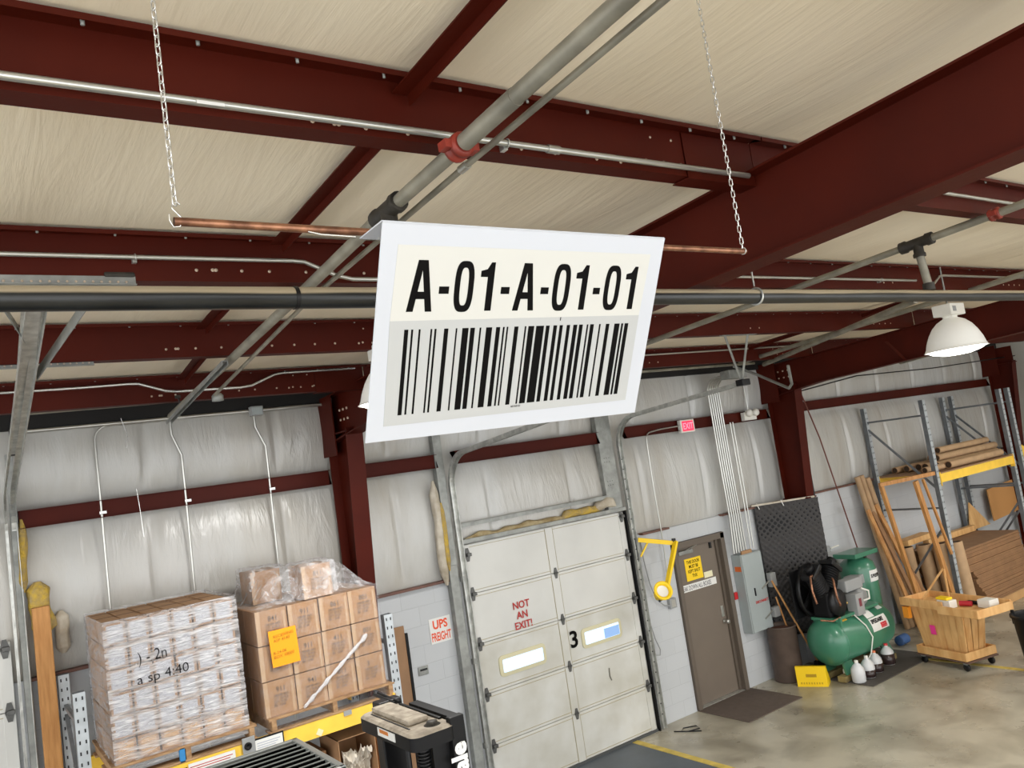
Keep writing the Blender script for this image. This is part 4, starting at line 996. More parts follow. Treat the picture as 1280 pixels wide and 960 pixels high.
# ------------------------------------------------------------------ air compressor
t = thing('air_compressor', 'green horizontal-tank air compressor with black pump and belt guard', 'air compressor', (10.5, 7.25, 0))
cx0, cx1, cy, cz, r = 9.80, 10.94, 7.12, .53, .315
MX = Matrix.Rotation(PI/2, 4, 'Y')
dome = [(r*math.sin(a), -(.20*math.cos(a))) for a in [PI/2*i/8 for i in range(9)]]
prof = [(p[0], p[1]) for p in dome]+[(r, cx1-cx0)]+[(p[0], cx1-cx0-p[1]) for p in dome[::-1]]
MB().lathe(prof, (cx0, cy, cz), 40, MX).build('tank', GREEN, t)
MB().lathe([(r, 0), (r+.006, .002), (r+.006, .02), (r, .022)], (cx0+.0, cy, cz), 40, MX).build('weld_band', GREEN, t)
for x in (cx0+.16, cx1-.02):
    for s in (-1, 1):
        mb = MB().add([(x-.10, cy+s*.10, cz-.26), (x+.10, cy+s*.10, cz-.26), (x+.12, cy+s*.15, .09), (x-.12, cy+s*.15, .09), (x-.10, cy+s*.13, cz-.27), (x+.10, cy+s*.13, cz-.27), (x+.12, cy+s*.18, .09), (x-.12, cy+s*.18, .09)],
                      [(0, 1, 2, 3), (4, 7, 6, 5), (0, 4, 5, 1), (1, 5, 6, 2), (2, 6, 7, 3), (3, 7, 4, 0)]); mb.build('foot', GREEN, t)
MB().cbox(cx0-.02, cx1-.1, cy-.20, cy+.20, cz+r-.02, cz+r+.02, .006).build('top_plate', GREEN, t)
MB().cbox(cx0+.02, cx0+.06, cy-.24, cy+.2, cz+r-.08, cz+r+.02, .006).build('plate_support', GREEN, t)
# pump
px_, pz = 9.93, cz+r+.02
MB().cbox(px_-.13, px_+.13, cy-.13, cy+.13, pz, pz+.24, .03).build('crankcase', BLK, t)
MB().lathe([(0, -.02), (.12, -.02), (.13, 0), (.13, .06), (0, .07)], (px_, cy-.13, pz+.13), 22, Matrix.Rotation(PI/2, 4, 'X')).build('crankcase_cover', BLKM, t)
for s, dz in ((-1, 0), (1, .0)):
    cm = Matrix.Rotation(math.radians(34)*s, 4, 'Y')
    c0 = Vector((px_, cy, pz+.16))
    prof = [(0, .08)]
    for k in range(9): prof += [(.075, .10+.024*k), (.105, .104+.024*k), (.105, .112+.024*k), (.075, .116+.024*k)]
    prof += [(.075, .32), (0, .32)]
    MB().lathe(prof, c0, 20, cm).build('finned_cylinder', BLK, t)
    mb = MB().cbox(-.10, .10, -.10, .10, .32, .37, .015, Matrix.Translation(c0) @ cm); mb.build('cylinder_head', BLKM, t)
    MB().lathe([(0, .42), (.055, .42), (.06, .40), (.06, .36), (0, .36)], c0+Vector((0, -.0, 0)), 14, cm).build('air_filter', BLK, t)
MB().tube([(px_-.20, cy-.05, pz+.42), (px_-.33, cy-.10, pz+.43), (px_-.36, cy-.12, pz+.3), (px_-.33, cy-.13, pz+.18)], .013, 8).build('discharge_tube', COPP, t)
MB().tube([(px_-.02, cy-.16, pz+.36), (px_-.10, cy-.24, pz+.36), (px_-.10, cy-.25, pz+.20), (px_-.06, cy-.25, pz+.12)], .014, 8).build('copper_bend', COPP, t)
MB().tube([(px_-.35, cy-.10, pz+.02), (px_-.2, cy-.18, pz-.02), (px_-.05, cy-.2, pz-.0)], .013, 8).build('drain_tube', COPP, t)
mb = MB(); # flywheel
mb.lathe([(.24, -.03), (.26, -.03), (.26, .03), (.24, .03), (.22, 0), (.24, -.03)], (px_, cy+.20, pz+.24), 30, Matrix.Rotation(PI/2, 4, 'X'))
for k in range(5):
    a = 2*PI*k/5; mb.bar((px_, cy+.20, pz+.24), (px_+.24*math.cos(a), cy+.20, pz+.24+.24*math.sin(a)), .04, .02, up=(0, 1, 0))
mb.build('flywheel', BLKM, t)
mb = MB().cbox(px_-.34, px_+.48, cy+.285, cy+.30, pz+.0, pz+.66, .008); mb.build('belt_guard', BLK, t)
# motor
mxm = Matrix.Rotation(PI/2, 4, 'X')
MB().lathe([(0, -.17), (.06, -.17), (.12, -.13), (.13, -.10), (.13, .14), (.11, .17), (0, .18)], (px_+.62, cy, pz+.14), 24, mxm).build('motor', GREYL, t)
MB().cbox(px_+.30, px_+.48, cy-.26, cy-.10, pz-.06, pz+.24, .01).build('pressure_switch_box', GREYL, t)
MB().box(px_+.36, px_+.42, cy-.263, cy-.26, pz+.06, pz+.17).build('switch_label', mat('maroon_label', (120, 50, 60), .6), t)
MB().cbox(px_+.28, px_+.70, cy-.15, cy+.02, pz+.26, pz+.42, .02).build('control_box', GREYL, t)
MB().tube([(px_+.48, cy-.2, pz+.10), (px_+.62, cy-.26, pz+.12), (px_+.66, cy-.24, pz+.22), (px_+.58, cy-.18, pz+.27)], .014, 8).build('flex_conduit', WPL, t)
MB().tube([(px_+.28, cy-.20, pz-.04), (px_+.36, cy-.30, pz-.20), (px_+.40, cy-.345, pz-.36), (px_+.36, cy-.30, pz-.58), (px_+.24, cy-.25, pz-.72)], .009, 8).build('drain_hose', WPL, t)
MB().tube([(px_+.16, cy-.1, pz+.0), (px_+.16, cy-.12, pz+.12), (px_+.23, cy-.16, pz+.14)], .02, 10).build('brass_fitting', mat('brass', (180, 150, 90), .35, metal=.8), t)
def tank_plate(name, x0, x1, a0, a1, mt, label=None):
    def fn(u, v):
        a = math.radians(a0+(a1-a0)*v); return Vector((x0+(x1-x0)*u, cy-(r+.003)*math.cos(a), cz+(r+.003)*math.sin(a)))
    return MB().grid(fn, 2, 6).build(name, mt, t, label)
tank_plate('maker_plate', 10.42, 10.82, 2, 36, WHITEP)
tank_plate('maker_plate_red', 10.63, 10.78, 5, 18, mat('red_plate', (206, 50, 60), .6))
def tank_text(s, size, xa, ang, mt, name):
    a = math.radians(ang); o = (xa, cy-(r+.006)*math.cos(a), cz+(r+.006)*math.sin(a))
    return text(s, size, mt, t, name, o, (1, 0, 0), (0, math.sin(a), math.cos(a)), bold=.003, xs=.8, depth=.0005)
tank_text('SPEEDAIRE', .075, 10.445, 22, INK, 'maker_lettering')
tank_plate('paper_tag', 10.42, 10.60, 38, 78, WHITEP)
tank_plate('warning_label', 9.92, 10.06, 55, 75, mat('amber_label', (216, 170, 60), .6))
tank_plate('dark_label', 9.79, 9.90, 62, 82, mat('dark_label', (60, 70, 60), .6))
tank_plate('small_label', 10.20, 10.30, 58, 68, mat('cream_label', (214, 206, 170), .6))
tank_plate('round_label', 10.78, 10.90, 50, 72, mat('pale_label', (190, 196, 190), .6))
PN = {'crankcase', 'crankcase_cover', 'finned_cylinder', 'cylinder_head', 'air_filter', 'discharge_tube', 'copper_bend', 'flywheel'}
for ch in t.children:
    if ch.name.split('.')[0] in PN:
        for v in ch.data.vertices:
            w = v.co+t.location; w = Vector((px_+(w.x-px_)*1.25, cy+(w.y-cy)*1.05, pz+(w.z-pz)*1.45)); v.co = w-t.location
t = thing('compressor_skid', 'weathered wooden skid under the green compressor', 'pallet', (10.5, 7.2, 0))
for y_ in (6.98, 7.27): MB().cbox(9.75, 11.05, y_-.06, y_+.06, .014, .09, .005).build('skid_runner', mat('mossy_wood', (140, 126, 80), .8, col2=(110, 90, 60), vscale=6), t)
tag(MB().cbox(9.8, 11.45, 6.55, 7.8, 0, .012, .004).build('floor_mat', MATG), 'thin grey rubber mat under the compressor skid and jugs', 'mat')
# vertical tank
t = thing('air_tank', 'tall green vertical air receiver tank behind the compressor', 'air tank', (11.55, 7.62, 0))
vx, vy, vr = 11.52, 7.60, .27
MB().lathe([(0, .20), (.12, .22), (.22, .27), (vr, .36), (vr, 1.20), (.24, 1.30), (.14, 1.38), (0, 1.40)], (vx, vy, 0), 32).build('tank', GREEN, t)
MB().cbox(vx-.40, vx+.22, vy-.26, vy+.12, 1.42, 1.49, .008).build('platform', GREEN, t)
mb = MB().box(vx-.05, vx+.05, vy-.05, vy+.05, 1.36, 1.43); mb.build('platform_support', GREEN, t)
for k in range(3):
    a = 2*PI*k/3+.4; MB().cbox(vx+.22*math.cos(a)-.03, vx+.22*math.cos(a)+.03, vy+.22*math.sin(a)-.03, vy+.22*math.sin(a)+.03, 0, .32, .005).build('leg', GREEN, t)
MB().tube([(vx+.02, vy-.15, 1.37), (vx+.02, vy-.15, 1.42)], .03, 10).build('port', CASTI, t)
def vt(u, v):
    a = math.radians(-112+62*u); return Vector((vx+(vr+.003)*math.cos(a), vy+(vr+.003)*math.sin(a), 1.02+.17*v))
MB().grid(vt, 8, 2).build('maker_label', WHITEP, t)
def vtext(s, ang0, dang, z, size):
    for i, c in enumerate(s):
        a = math.radians(ang0+dang*i); text(c, size, INK, t, 'maker_lettering', (vx+(vr+.005)*math.cos(a), vy+(vr+.005)*math.sin(a), z), (-math.sin(a), math.cos(a), 0), (0, 0, 1), bold=.003, xs=.8, depth=.0005)
vtext('SPEEDAIR', -108, 7, 1.08, .07)
mb = MB()
for s in ((vx-.25, vy-.0, 1.0),): mb.cbox(s[0]-.2, s[0]+.1, s[1]-.2, s[1]-.02, 1.02, 1.16, .02)
mb.build('side_motor', GREYL, t)
# jugs
def jug(x, y, z, liquid, label, cap):
    t = thing('plastic_jug', label, 'jug', (x, y, z))
    pr = [(0, 0), (.080, 0), (.090, .012), (.092, .13), (.084, .18), (.055, .22), (.026, .245), (.022, .265)]
    MB().lathe(pr, (x, y, z), 22).build('jug_body', JUGM, t)
    if liquid: MB().lathe([(.0, .001), (.0815, .004), (.0925, .013), (.0945, .15*liquid), (0, .151*liquid)], (x, y, z), 22).build('dark_liquid', mat('jug_liquid', (52, 40, 40), .25), t)
    MB().lathe([(.026, .26), (.026, .285), (0, .287)], (x, y, z), 14).build('cap', cap, t)
    MB().tube([(x+.04, y, z+.225), (x+.075, y, z+.21), (x+.085, y, z+.15)], .012, 8).build('handle', JUGM, t)
JUGM = mat('milky_plastic', (206, 208, 210), .35); RC = mat('red_cap', (206, 60, 60), .5)
jug(9.88, 6.80, .013, 0, 'empty milky plastic jug nearest the yellow wheel chock', WPL)
jug(10.12, 6.80, .013, .7, 'plastic jug half full of dark oil, second from the wheel chock', WPL)
jug(10.38, 6.84, .013, .8, 'plastic jug with dark oil, third from the wheel chock', mat('orange_cap', (220, 120, 80), .5))
jug(10.76, 6.88, .013, 1.0, 'plastic jug with dark oil farthest from the wheel chock', RC)
tag(MB().lathe([(0, 0), (.05, 0), (.05, .12), (.02, .15), (.02, .17), (0, .17)], (9.95, 7.02, .013), 16).build('spray_bottle', WPL), 'small white bottle with blue top behind the jugs', 'bottle')

# ------------------------------------------------------------------ lumber leaning by the wall
def board(x0, x1, y0, y1, z1, w, th, label, mt=WOOD, cat='board', name='lumber_board', z0=0):
    o = MB().bar((x0, y0, z0+.01), (x1, y1, z1), w, th, up=(0, 1, 0)).build(name, mt); tag(o, label, cat); return o
def tube_thing(p, q, r, label, group=None, name='cardboard_tube', mt=None):
    t = thing(name, label, 'cardboard tube', tuple(Vector(p).lerp(Vector(q), .5)), group)
    p, q = Vector(p), Vector(q); d = (q-p).normalized()
    MB().tube([p, q], r, 16, caps=False).build('tube_wall', mt or TUBE, t)
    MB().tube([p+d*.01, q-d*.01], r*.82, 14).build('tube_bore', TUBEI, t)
    # rims
    for e, s in ((p, 1), (q, -1)):
        a = d.cross(Vector((0, 0, 1)));
        if a.length < .01: a = d.cross(Vector((0, 1, 0)))
        a.normalize(); b = d.cross(a); n = 16
        vs = [e+(a*math.cos(2*PI*k/n)+b*math.sin(2*PI*k/n))*R for R in (r, r*.82) for k in range(n)]
        MB().add(vs, [(k, (k+1) % n, (k+1) % n+n, k+n) for k in range(n)]).build('tube_rim', CARD, t)
    return t
for i, (xa, xb, z1, rr_) in enumerate(((12.62, 12.34, 2.55, .045), (12.75, 12.46, 2.56, .05), (12.90, 12.62, 2.50, .055))):
    tube_thing((xa, 7.62, .01), (xb, 7.84, z1), rr_, ['leftmost tall cardboard tube leaning on the wall behind the green tank', 'middle tall cardboard tube leaning on the wall behind the green tank', 'right-hand tall cardboard tube leaning on the wall behind the green tank'][i])
for i, (xa, ya, xb, z1, mt) in enumerate(((12.55, 7.35, 12.35, 2.0, WOOD), (12.72, 7.30, 12.48, 1.95, CARDD), (12.86, 7.25, 12.60, 2.05, WOOD), (12.98, 7.2, 12.82, 1.5, CARDD))):
    board(xa, xb, ya, 7.76, z1, .09, .03, ['pale thin board leaning right behind the vertical green tank', 'dark narrow board leaning second from the green tank', 'pale narrow board leaning in front of the tall tubes', 'short dark board leaning nearest the rack post'][i], mt)

# ------------------------------------------------------------------ right storage rack
def rack_frame(x, y0, y1, h, label, light=True):
    t = thing('rack_frame', label, 'rack frame', (x, (y0+y1)/2, 0))
    for y in (y0, y1):
        mb = MB().sec((x, y, 0), (x, y, h), [(-.04, -.035), (-.04, .035), (.04, .035), (.04, -.035), (.025, -.035), (.025, -.031), (.036, -.031), (.036, .031), (-.036, .031), (-.036, -.031), (-.025, -.031), (-.025, -.035)], up=(0, 1, 0), closed=True)
        p = mb.build('post', RACKG, t)
        mb = MB(); f = MB()
        for s in (-1, 1):
            z = .1
            while z < h-.05:
                mb.box(x+s*.020-.005, x+s*.020+.005, y-.041, y-.0385, z, z+.025); z += .0762*(1 if h < 3 else 1.3)
        f.box(x-.04, x+.04, y-.0385, y-.034, 0.0, h)
        f.build('punched_face', RACKW, p); mb.build('slots', BLKM, p)
        MB().box(x-.06, x+.06, y-.06, y+.06, 0, .008).build('base_plate', RACKG, p)
    mb_n = 0
    zs = [.15, h-.12]
    z = .15; k = 0
    br = [(.3, None)]
    MB().bar((x, y0, h-.25), (x, y1, h-.25), .03, .03).build('horizontal_brace', RACKG, t)
    MB().bar((x, y0, .3), (x, y1, .3), .03, .03).build('horizontal_brace', RACKG, t)
    MB().bar((x, y0, h*.52), (x, y1, h*.52), .03, .03).build('horizontal_brace', RACKG, t)
    zz = [h-.35, h*.60, h*.45, .4] if h > 3 else [h-.3, h*.55, h*.5, .35]
    MB().bar((x, y1, zz[0]), (x, y0, zz[1]), .03, .03).build('diagonal_brace', RACKG, t)
    MB().bar((x, y0, zz[2]), (x, y1, zz[3]), .03, .03).build('diagonal_brace', RACKG, t)
    return t
RY0, RY1 = 6.85, 7.88
rack_frame(12.96, RY0, RY1, 3.66, 'tall grey rack frame nearest the compressor')
rack_frame(15.66, RY0, RY1, 3.66, 'tall grey rack frame behind the rolls at the right edge')
rack_frame(16.0, RY0, RY1, 3.66, 'second grey rack frame right at the picture edge')
def rack_beam(x0, x1, y, z, label, h=.14, mt=RACKY):
    t = thing('rack_beam', label, 'rack beam', ((x0+x1)/2, y, z))
    MB().sec((x0+.04, y, z+h), (x1-.04, y, z+h), [(-.025, 0), (.025, 0), (.025, -h), (-.025, -h)], closed=True).build('beam', mt, t)
    for x in (x0+.045, x1-.045): MB().cbox(x-.008, x+.008, y-.045, y+.03, z-.05, z+h+.03, .002).build('end_connector', mt, t)
    return t
rack_beam(12.96, 15.66, 6.84, 2.30, 'yellow front beam of the right rack carrying cardboard rolls')
rack_beam(12.96, 15.66, 7.88, 2.30, 'yellow rear beam of the right rack seen under the rolls')
rack_beam(16.0, 18.0, 6.84, 2.42, 'yellow front beam at the right picture edge')
tag(MB().cbox(13.0, 15.62, 6.80, 7.92, 2.442, 2.462, .003).build('shelf_deck', CARDT), 'flat cardboard-covered deck on the yellow beams of the right rack', 'shelf')
random.seed(5)
nms = ['lowest roll at the front left', 'front roll nearest the yellow beam', 'second roll from the front', 'third roll from the front', 'roll near the middle of the heap', 'roll behind the middle of the heap', 'rear roll lying against the wall side', 'roll on top at the front', 'roll on top in the middle', 'topmost roll of the heap']
spec = [(13.02, 14.1, 7.05, 2.515, .05), (13.6, 15.5, 6.95, 2.53, .062), (13.55, 15.75, 7.12, 2.535, .065), (13.5, 15.7, 7.29, 2.53, .065), (13.6, 15.8, 7.46, 2.53, .062), (13.5, 15.7, 7.62, 2.525, .06), (13.4, 15.6, 7.78, 2.52, .055), (13.75, 15.85, 7.20, 2.65, .06), (13.9, 15.85, 7.37, 2.65, .06), (14.0, 15.8, 7.29, 2.76, .055)]
for (xa, xb, y, z, r_), n_ in zip(spec, nms):
    tube_thing((xa, y, z), (xb, y+random.uniform(-.04, .02), z), r_, 'brown cardboard roll on the right rack, '+n_, 'cardboard rolls on the right rack')
# orange wooden frame leaning at rack
t = thing('wooden_trestle', 'orange-brown wooden frame standing under the yellow rack beams', 'frame', (12.3, 7.0, 0))
MB().bar((12.33, 7.1, .0), (12.02, 7.25, 2.42), .07, .05, up=(0, 1, 0)).build('upright', WOODO, t)
MB().bar((12.62, 6.75, .42), (12.32, 6.85, 2.42), .09, .05, up=(0, 1, 0)).build('upright', WOODO, t)
MB().bar((12.78, 6.75, 1.2), (12.55, 6.85, 2.42), .045, .03, up=(0, 1, 0)).build('thin_slat', WOODO, t)
MB().bar((11.98, 7.25, 2.43), (12.9, 6.84, 2.47), .05, .06).build('top_rail', WOODO, t)
# standing rolls
for i, (x, y, h, r_) in enumerate(((13.10, 7.66, 1.25, .105), (13.24, 7.44, 1.27, .115), (13.30, 7.20, 1.28, .118), (13.33, 6.96, 1.30, .118))):
    tube_thing((x+.05, y-.05, .01), (x, y, h), r_, ['thin standing cardboard roll deepest in the rack bay', 'second standing cardboard roll from the left in the rack bay', 'third standing cardboard roll from the left in the rack bay', 'standing cardboard roll nearest the pile of flat sheets'][i], None, 'kraft_roll')
# pile of sheets on pallet
t = thing('cardboard_sheets', 'high pile of flat brown corrugated sheets at the right edge', 'cardboard sheets', (15.5, 7.3, .14))
n = 40
def pile_face(u, v):
    z = .17+.95*v; x0 = 13.95+.20*(1-v)**2*0-.0+(.25 if v > .6 else .25*v/.6)*-1+.16*math.sin(v*5)
    return x0
pile = MB()
zs = [.16+.95*k/34 for k in range(35)]
prev = None
for k in range(34):
    v = k/34; xo = 13.86-.52*min(1, v/.72)+random.uniform(-.012, .012)+(.10 if .45 < v < .6 else 0)
    yo = 6.90+.05*v+random.uniform(-.01, .01)
    pile.box(xo+.15, 15.58, yo, 7.86, zs[k], zs[k+1]-.004)
pile.build('sheet_stack', CARDD, t)
MB().box(13.47, 15.58, 6.96, 7.86, zs[-1]-.002, zs[-1]+.006).build('top_sheet', CARDT, t)
tag(MB().cbox(14.0, 15.58, 6.92, 7.86, .0, .155, .01).build('pallet_block', mat('tan_pallet', (206, 164, 112), .7, col2=(190, 146, 96), vscale=3)), 'tan cardboard pad and pallet under the pile of sheets', 'pallet')
tag(MB().bar((13.9, 7.75, 1.18), (15.5, 7.70, 1.18), .11, .10).build('wood_beam', PLY), 'pale square wooden beam lying on top of the sheet pile', 'beam')
tag(MB().bar((13.0, 7.66, 1.33), (13.75, 7.62, 1.35), .22, .09).build('wood_block', PLY), 'short pale wooden block on top of the standing rolls', 'wood block')
t = thing('cardboard_box', 'leaning open cardboard sheet behind the sheet pile at the right edge', 'cardboard', (17, 7.8, 1.15))
MB().box(0, 1.1, -.01, .01, 0, .62, Matrix.Translation((16.6, 7.82, 1.13)) @ Matrix.Rotation(-.05, 4, 'Y')).build('panel', mat('orange_card', (196, 142, 84), .8), t)
tag(MB().add([(15.5, 7.75, 1.12), (16.3, 7.75, 1.12), (15.75, 7.8, 1.62), (15.5, 7.77, 1.12), (16.3, 7.77, 1.12), (15.75, 7.82, 1.62)], [(0, 1, 2), (3, 5, 4), (0, 3, 4, 1), (1, 4, 5, 2), (2, 5, 3, 0)]).build('triangular_board', PLY), 'pale triangular board leaning behind the sheet pile', 'board')

# ------------------------------------------------------------------ wooden cart
t = thing('wooden_cart', 'home-made pine workshop cart on casters with splayed slatted body', 'cart', (11.1, 6.1, 0))
R_ = Matrix.Translation((11.18, 6.12, 0)) @ Matrix.Rotation(math.radians(-14), 4, 'Z')   # local Y = length, -X faces the camera
def cb(x0, x1, y0, y1, z0, z1, name, mt=PLY, c=.005): return MB().cbox(x0, x1, y0, y1, z0, z1, c, R_).build(name, mt, t)
cb(-.27, .30, -.42, .42, .115, .135, 'caster_board', mat('dark_ply', (96, 72, 60), .7))
for x in (-.22, .24):
    for y in (-.34, .34):
        mb = MB(); mb.lathe([(.0, -.016), (.045, -.016), (.05, -.01), (.05, .01), (.045, .016), (0, .016)], (0, 0, 0), 18, Matrix.Rotation(PI/2, 4, 'Y'))
        mb.v = [R_ @ (v+Vector((x, y, .052))) for v in mb.v]; w = mb.build('caster', BLKM, t)
        mb = MB().cbox(x-.03, x+.03, y-.03, y+.03, .09, .115, .004, R_); mb.build('caster_fork', GALVM, w)
cb(-.27, -.25, -.40, .40, .14, .25, 'lower_tray_side'); cb(.28, .30, -.40, .40, .14, .25, 'lower_tray_side'); cb(-.25, .28, -.40, -.38, .14, .25, 'lower_tray_end'); cb(-.25, .28, .38, .40, .14, .25, 'lower_tray_end'); cb(-.25, .28, -.38, .38, .14, .155, 'lower_tray_bottom')
for k in range(7):
    f0 = -.33+.095*k; f1 = f0*1.28
    for s in (-1, 1):
        xb, xt = s*.17, s*.22
        mb = MB(); v = [(xb, f0, .155), (xb, f0+.088, .155), (xt, f1+.118, .80), (xt, f1, .80)]
        vv = [R_ @ Vector(p) for p in v]+[R_ @ (Vector(p)+Vector((-.018*s, 0, 0))) for p in v]
        mb.add(vv, [(0, 1, 2, 3), (4, 7, 6, 5), (0, 4, 5, 1), (1, 5, 6, 2), (2, 6, 7, 3), (3, 7, 4, 0)]); mb.build('side_slat', PLY, t)
for s in (-1, 1):
    for k in range(3):
        a = -.13+.09*k; v = [(a, s*.33, .155), (a+.08, s*.33, .155), (a*1.6+.11, s*.44, .80), (a*1.6, s*.44, .80)]
        vv = [R_ @ Vector(p) for p in v]+[R_ @ (Vector(p)+Vector((0, -.018*s, 0))) for p in v]
        MB().add(vv, [(0, 1, 2, 3), (4, 7, 6, 5), (0, 4, 5, 1), (1, 5, 6, 2), (2, 6, 7, 3), (3, 7, 4, 0)]).build('end_slat', PLY, t)
cb(-.28, .26, -.76, .50, .80, .82, 'tray_bottom')
cb(-.30, -.28, .14, .52, .80, .91, 'tray_side'); cb(-.32, -.30, -.22, .16, .80, .92, 'tray_side'); cb(-.38, -.36, -.80, -.18, .77, .88, 'tray_side')
cb(.26, .28, -.78, .52, .80, .90, 'tray_side'); cb(-.36, .28, -.80, -.78, .77, .88, 'tray_end'); cb(-.28, .26, .50, .52, .80, .90, 'tray_end')
cb(-.36, -.28, -.78, -.18, .77, .80, 'tray_ledge')
v = [(-.200, .06, .42), (-.200, .15, .42), (-.210, .15, .55), (-.210, .06, .55)]
MB().add([R_ @ Vector((x-.012, y, z)) for x, y, z in v], [(0, 1, 2, 3)]).build('pink_sticker', PINK, t)
cb(.20, .23, -.83, -.80, .60, .78, 'hanging_handle', BLK)
cb(-.30, -.24, .40, .50, .62, .78, 'orange_bin', mat('orange_bin', (236, 150, 40), .5))
def on_cart(name, label, cat, x0, x1, y0, y1, z0, z1, mt, c=.008):
    o = MB().cbox(x0, x1, y0, y1, z0, z1, c, R_).build(name, mt); tag(o, label, cat); return o
on_cart('parts_box', 'white parts box with yellow bits at the near left of the cart tray', 'box', -.27, -.13, -.30, -.10, .825, .93, WPL)
on_cart('parts_box', 'white parts box at the right end of the cart tray', 'box', -.02, .16, -.70, -.52, .825, .93, WPL)
on_cart('tool', 'yellow tool lying across the white parts box on the cart', 'tool', -.26, -.15, -.26, -.08, .932, .965, YEL, .01)
on_cart('tool', 'black tool lying in the middle of the cart tray', 'tool', .08, .14, -.48, -.26, .825, .87, BLK, .02)
t_ = MB().tube([R_ @ Vector((.0, -.42, .86)), R_ @ Vector((-.06, -.28, .86))], .035, 14).build('tape_roll', mat('red_roll', (176, 36, 50), .5)); tag(t_, 'red tape roll lying in the middle of the cart tray', 'tape roll')
tag(MB().bar(R_ @ Vector((-.24, .22, .84)), R_ @ Vector((.0, -.06, 1.30)), .02, .02, up=(0, 1, 0)).build('wooden_stick', PLY), 'thin pale stick slanting up from the cart tray', 'stick')
tag(MB().bar(R_ @ Vector((.02, -.05, .84)), R_ @ Vector((.02, -.06, 1.29)), .02, .02, up=(0, 1, 0)).build('wooden_stick', PLY), 'thin pale stick standing upright in the cart tray', 'stick')
on_cart('yellow_clamp', 'yellow clamp lying in the lower tray of the cart', 'clamp', .0, .10, -.34, -.24, .16, .24, YEL, .02)
tag(MB().lathe([(0, 0), (.07, 0), (.075, .02), (.075, .2), (.05, .24), (0, .24)], (11.62, 7.2, .09), 16, Matrix.Rotation(PI/2, 4, 'Y')).build('blue_bottle', mat('denim_blue', (60, 96, 150), .6)), 'blue bottle lying on the floor left of the wooden cart', 'bottle')
t = thing('waste_bin', 'black plastic waste bin cut off by the right picture edge', 'bin', (11.22, 5.02, 0))
MB().lathe([(0, 0), (.19, 0), (.20, .02), (.26, .70), (.285, .71), (.285, .74), (.25, .74), (.24, .70), (.18, .04), (0, .04)], (11.22, 5.02, 0), 32).build('bin_body', BLK, t)

# ------------------------------------------------------------------ left storage rack with two wrapped pallets
rack_frame(.672, 6.84, 7.84, 2.44, 'short pale punched rack frame at the left beside the wooden post')
rack_frame(3.14, 6.84, 7.84, 2.44, 'short punched rack frame right of the brown-box pallet')
LZ = 1.60
rack_beam(.672, 3.14, 6.83, LZ, 'long yellow beam under the two wrapped pallets', .135)
rack_beam(.672, 3.14, 7.84, LZ, 'rear yellow beam under the two wrapped pallets', .135)
def pallet(x0, x1, y0, y1, z0, label):
    t = thing('wooden_pallet', label, 'pallet', ((x0+x1)/2, (y0+y1)/2, z0))
    for x in (x0+.02, (x0+x1)/2-.02, x1-.06): MB().cbox(x, x+.04, y0, y1, z0+.018, z0+.10, .003).build('stringer', WOODP, t)
    n = 7; w = (y1-y0-.02*(n-1))/n
    for k in range(n):
        y = y0+k*(w+.02); MB().cbox(x0, x1, y, y+w, z0+.10, z0+.118, .003).build('top_board', WOODP, t)
        if k in (0, 3, 6): MB().cbox(x0, x1, y, y+w, z0, z0+.018, .003).build('bottom_board', WOODP, t)
    return t
PZ = LZ+.137
pallet(.84, 1.89, 6.80, 7.86, PZ, 'wooden pallet under the small white-labelled boxes')
pallet(1.99, 3.12, 6.80, 7.86, PZ, 'wooden pallet under the large brown boxes')
random.seed(11)
# small boxes
BX0, BW, BH, BD = .875, .1590, .1705, .335
def small_box(labelled):
    t = thing('small_carton', '', 'box', (0, 0, 0), 'cartons in the left wrapped stack')
    w, h, d = BW-.013, BH-.010, BD-.010
    MB().cbox(0, w, 0, d, 0, h, .004).build('carton', CARD, t)
    MB().box(0, w, .0+d/2-.02, d/2+.02, h, h+.0008).build('top_tape', SEAMD, t)
    if labelled: MB().box(.014, w-.020, -.0012, 0, .016, h-.016).build('white_label', LABEL, t)
    else: MB().box(.02, w-.02, -.0010, 0, .02, h-.02).build('end_panel', mat('card_panel', (198, 160, 116), .8), t)
    return t
protoL, protoP = small_box(True), small_box(False)
used = {True: False, False: False}
colw = ['leftmost', 'second', 'third', 'fourth', 'fifth', 'rightmost']; roww = ['bottom', 'second lowest', 'third lowest', 'third highest', 'second highest', 'top']
for r_ in range(6):
    for c_ in range(6):
        for d_ in range(3):
            if d_ and r_ < 5 and c_ > 0: continue
            lab = r_ > 0 and d_ == 0
            lb = ('white-labelled small carton' if lab else 'plain small carton')+', %s column, %s row' % (colw[c_], roww[r_])+(', front of the wrapped stack' if d_ == 0 else (', middle depth of the stack' if d_ == 1 else ', against the wall side'))
            p = Vector((BX0+c_*BW+random.uniform(-.002, .002), 6.845+d_*BD+random.uniform(0, .006), PZ+.119+r_*BH))
            pr = protoL if lab else protoP
            if not used[lab]: pr.location = p; pr['label'] = lb; used[lab] = True
            else: copy_thing(pr, p, lb)
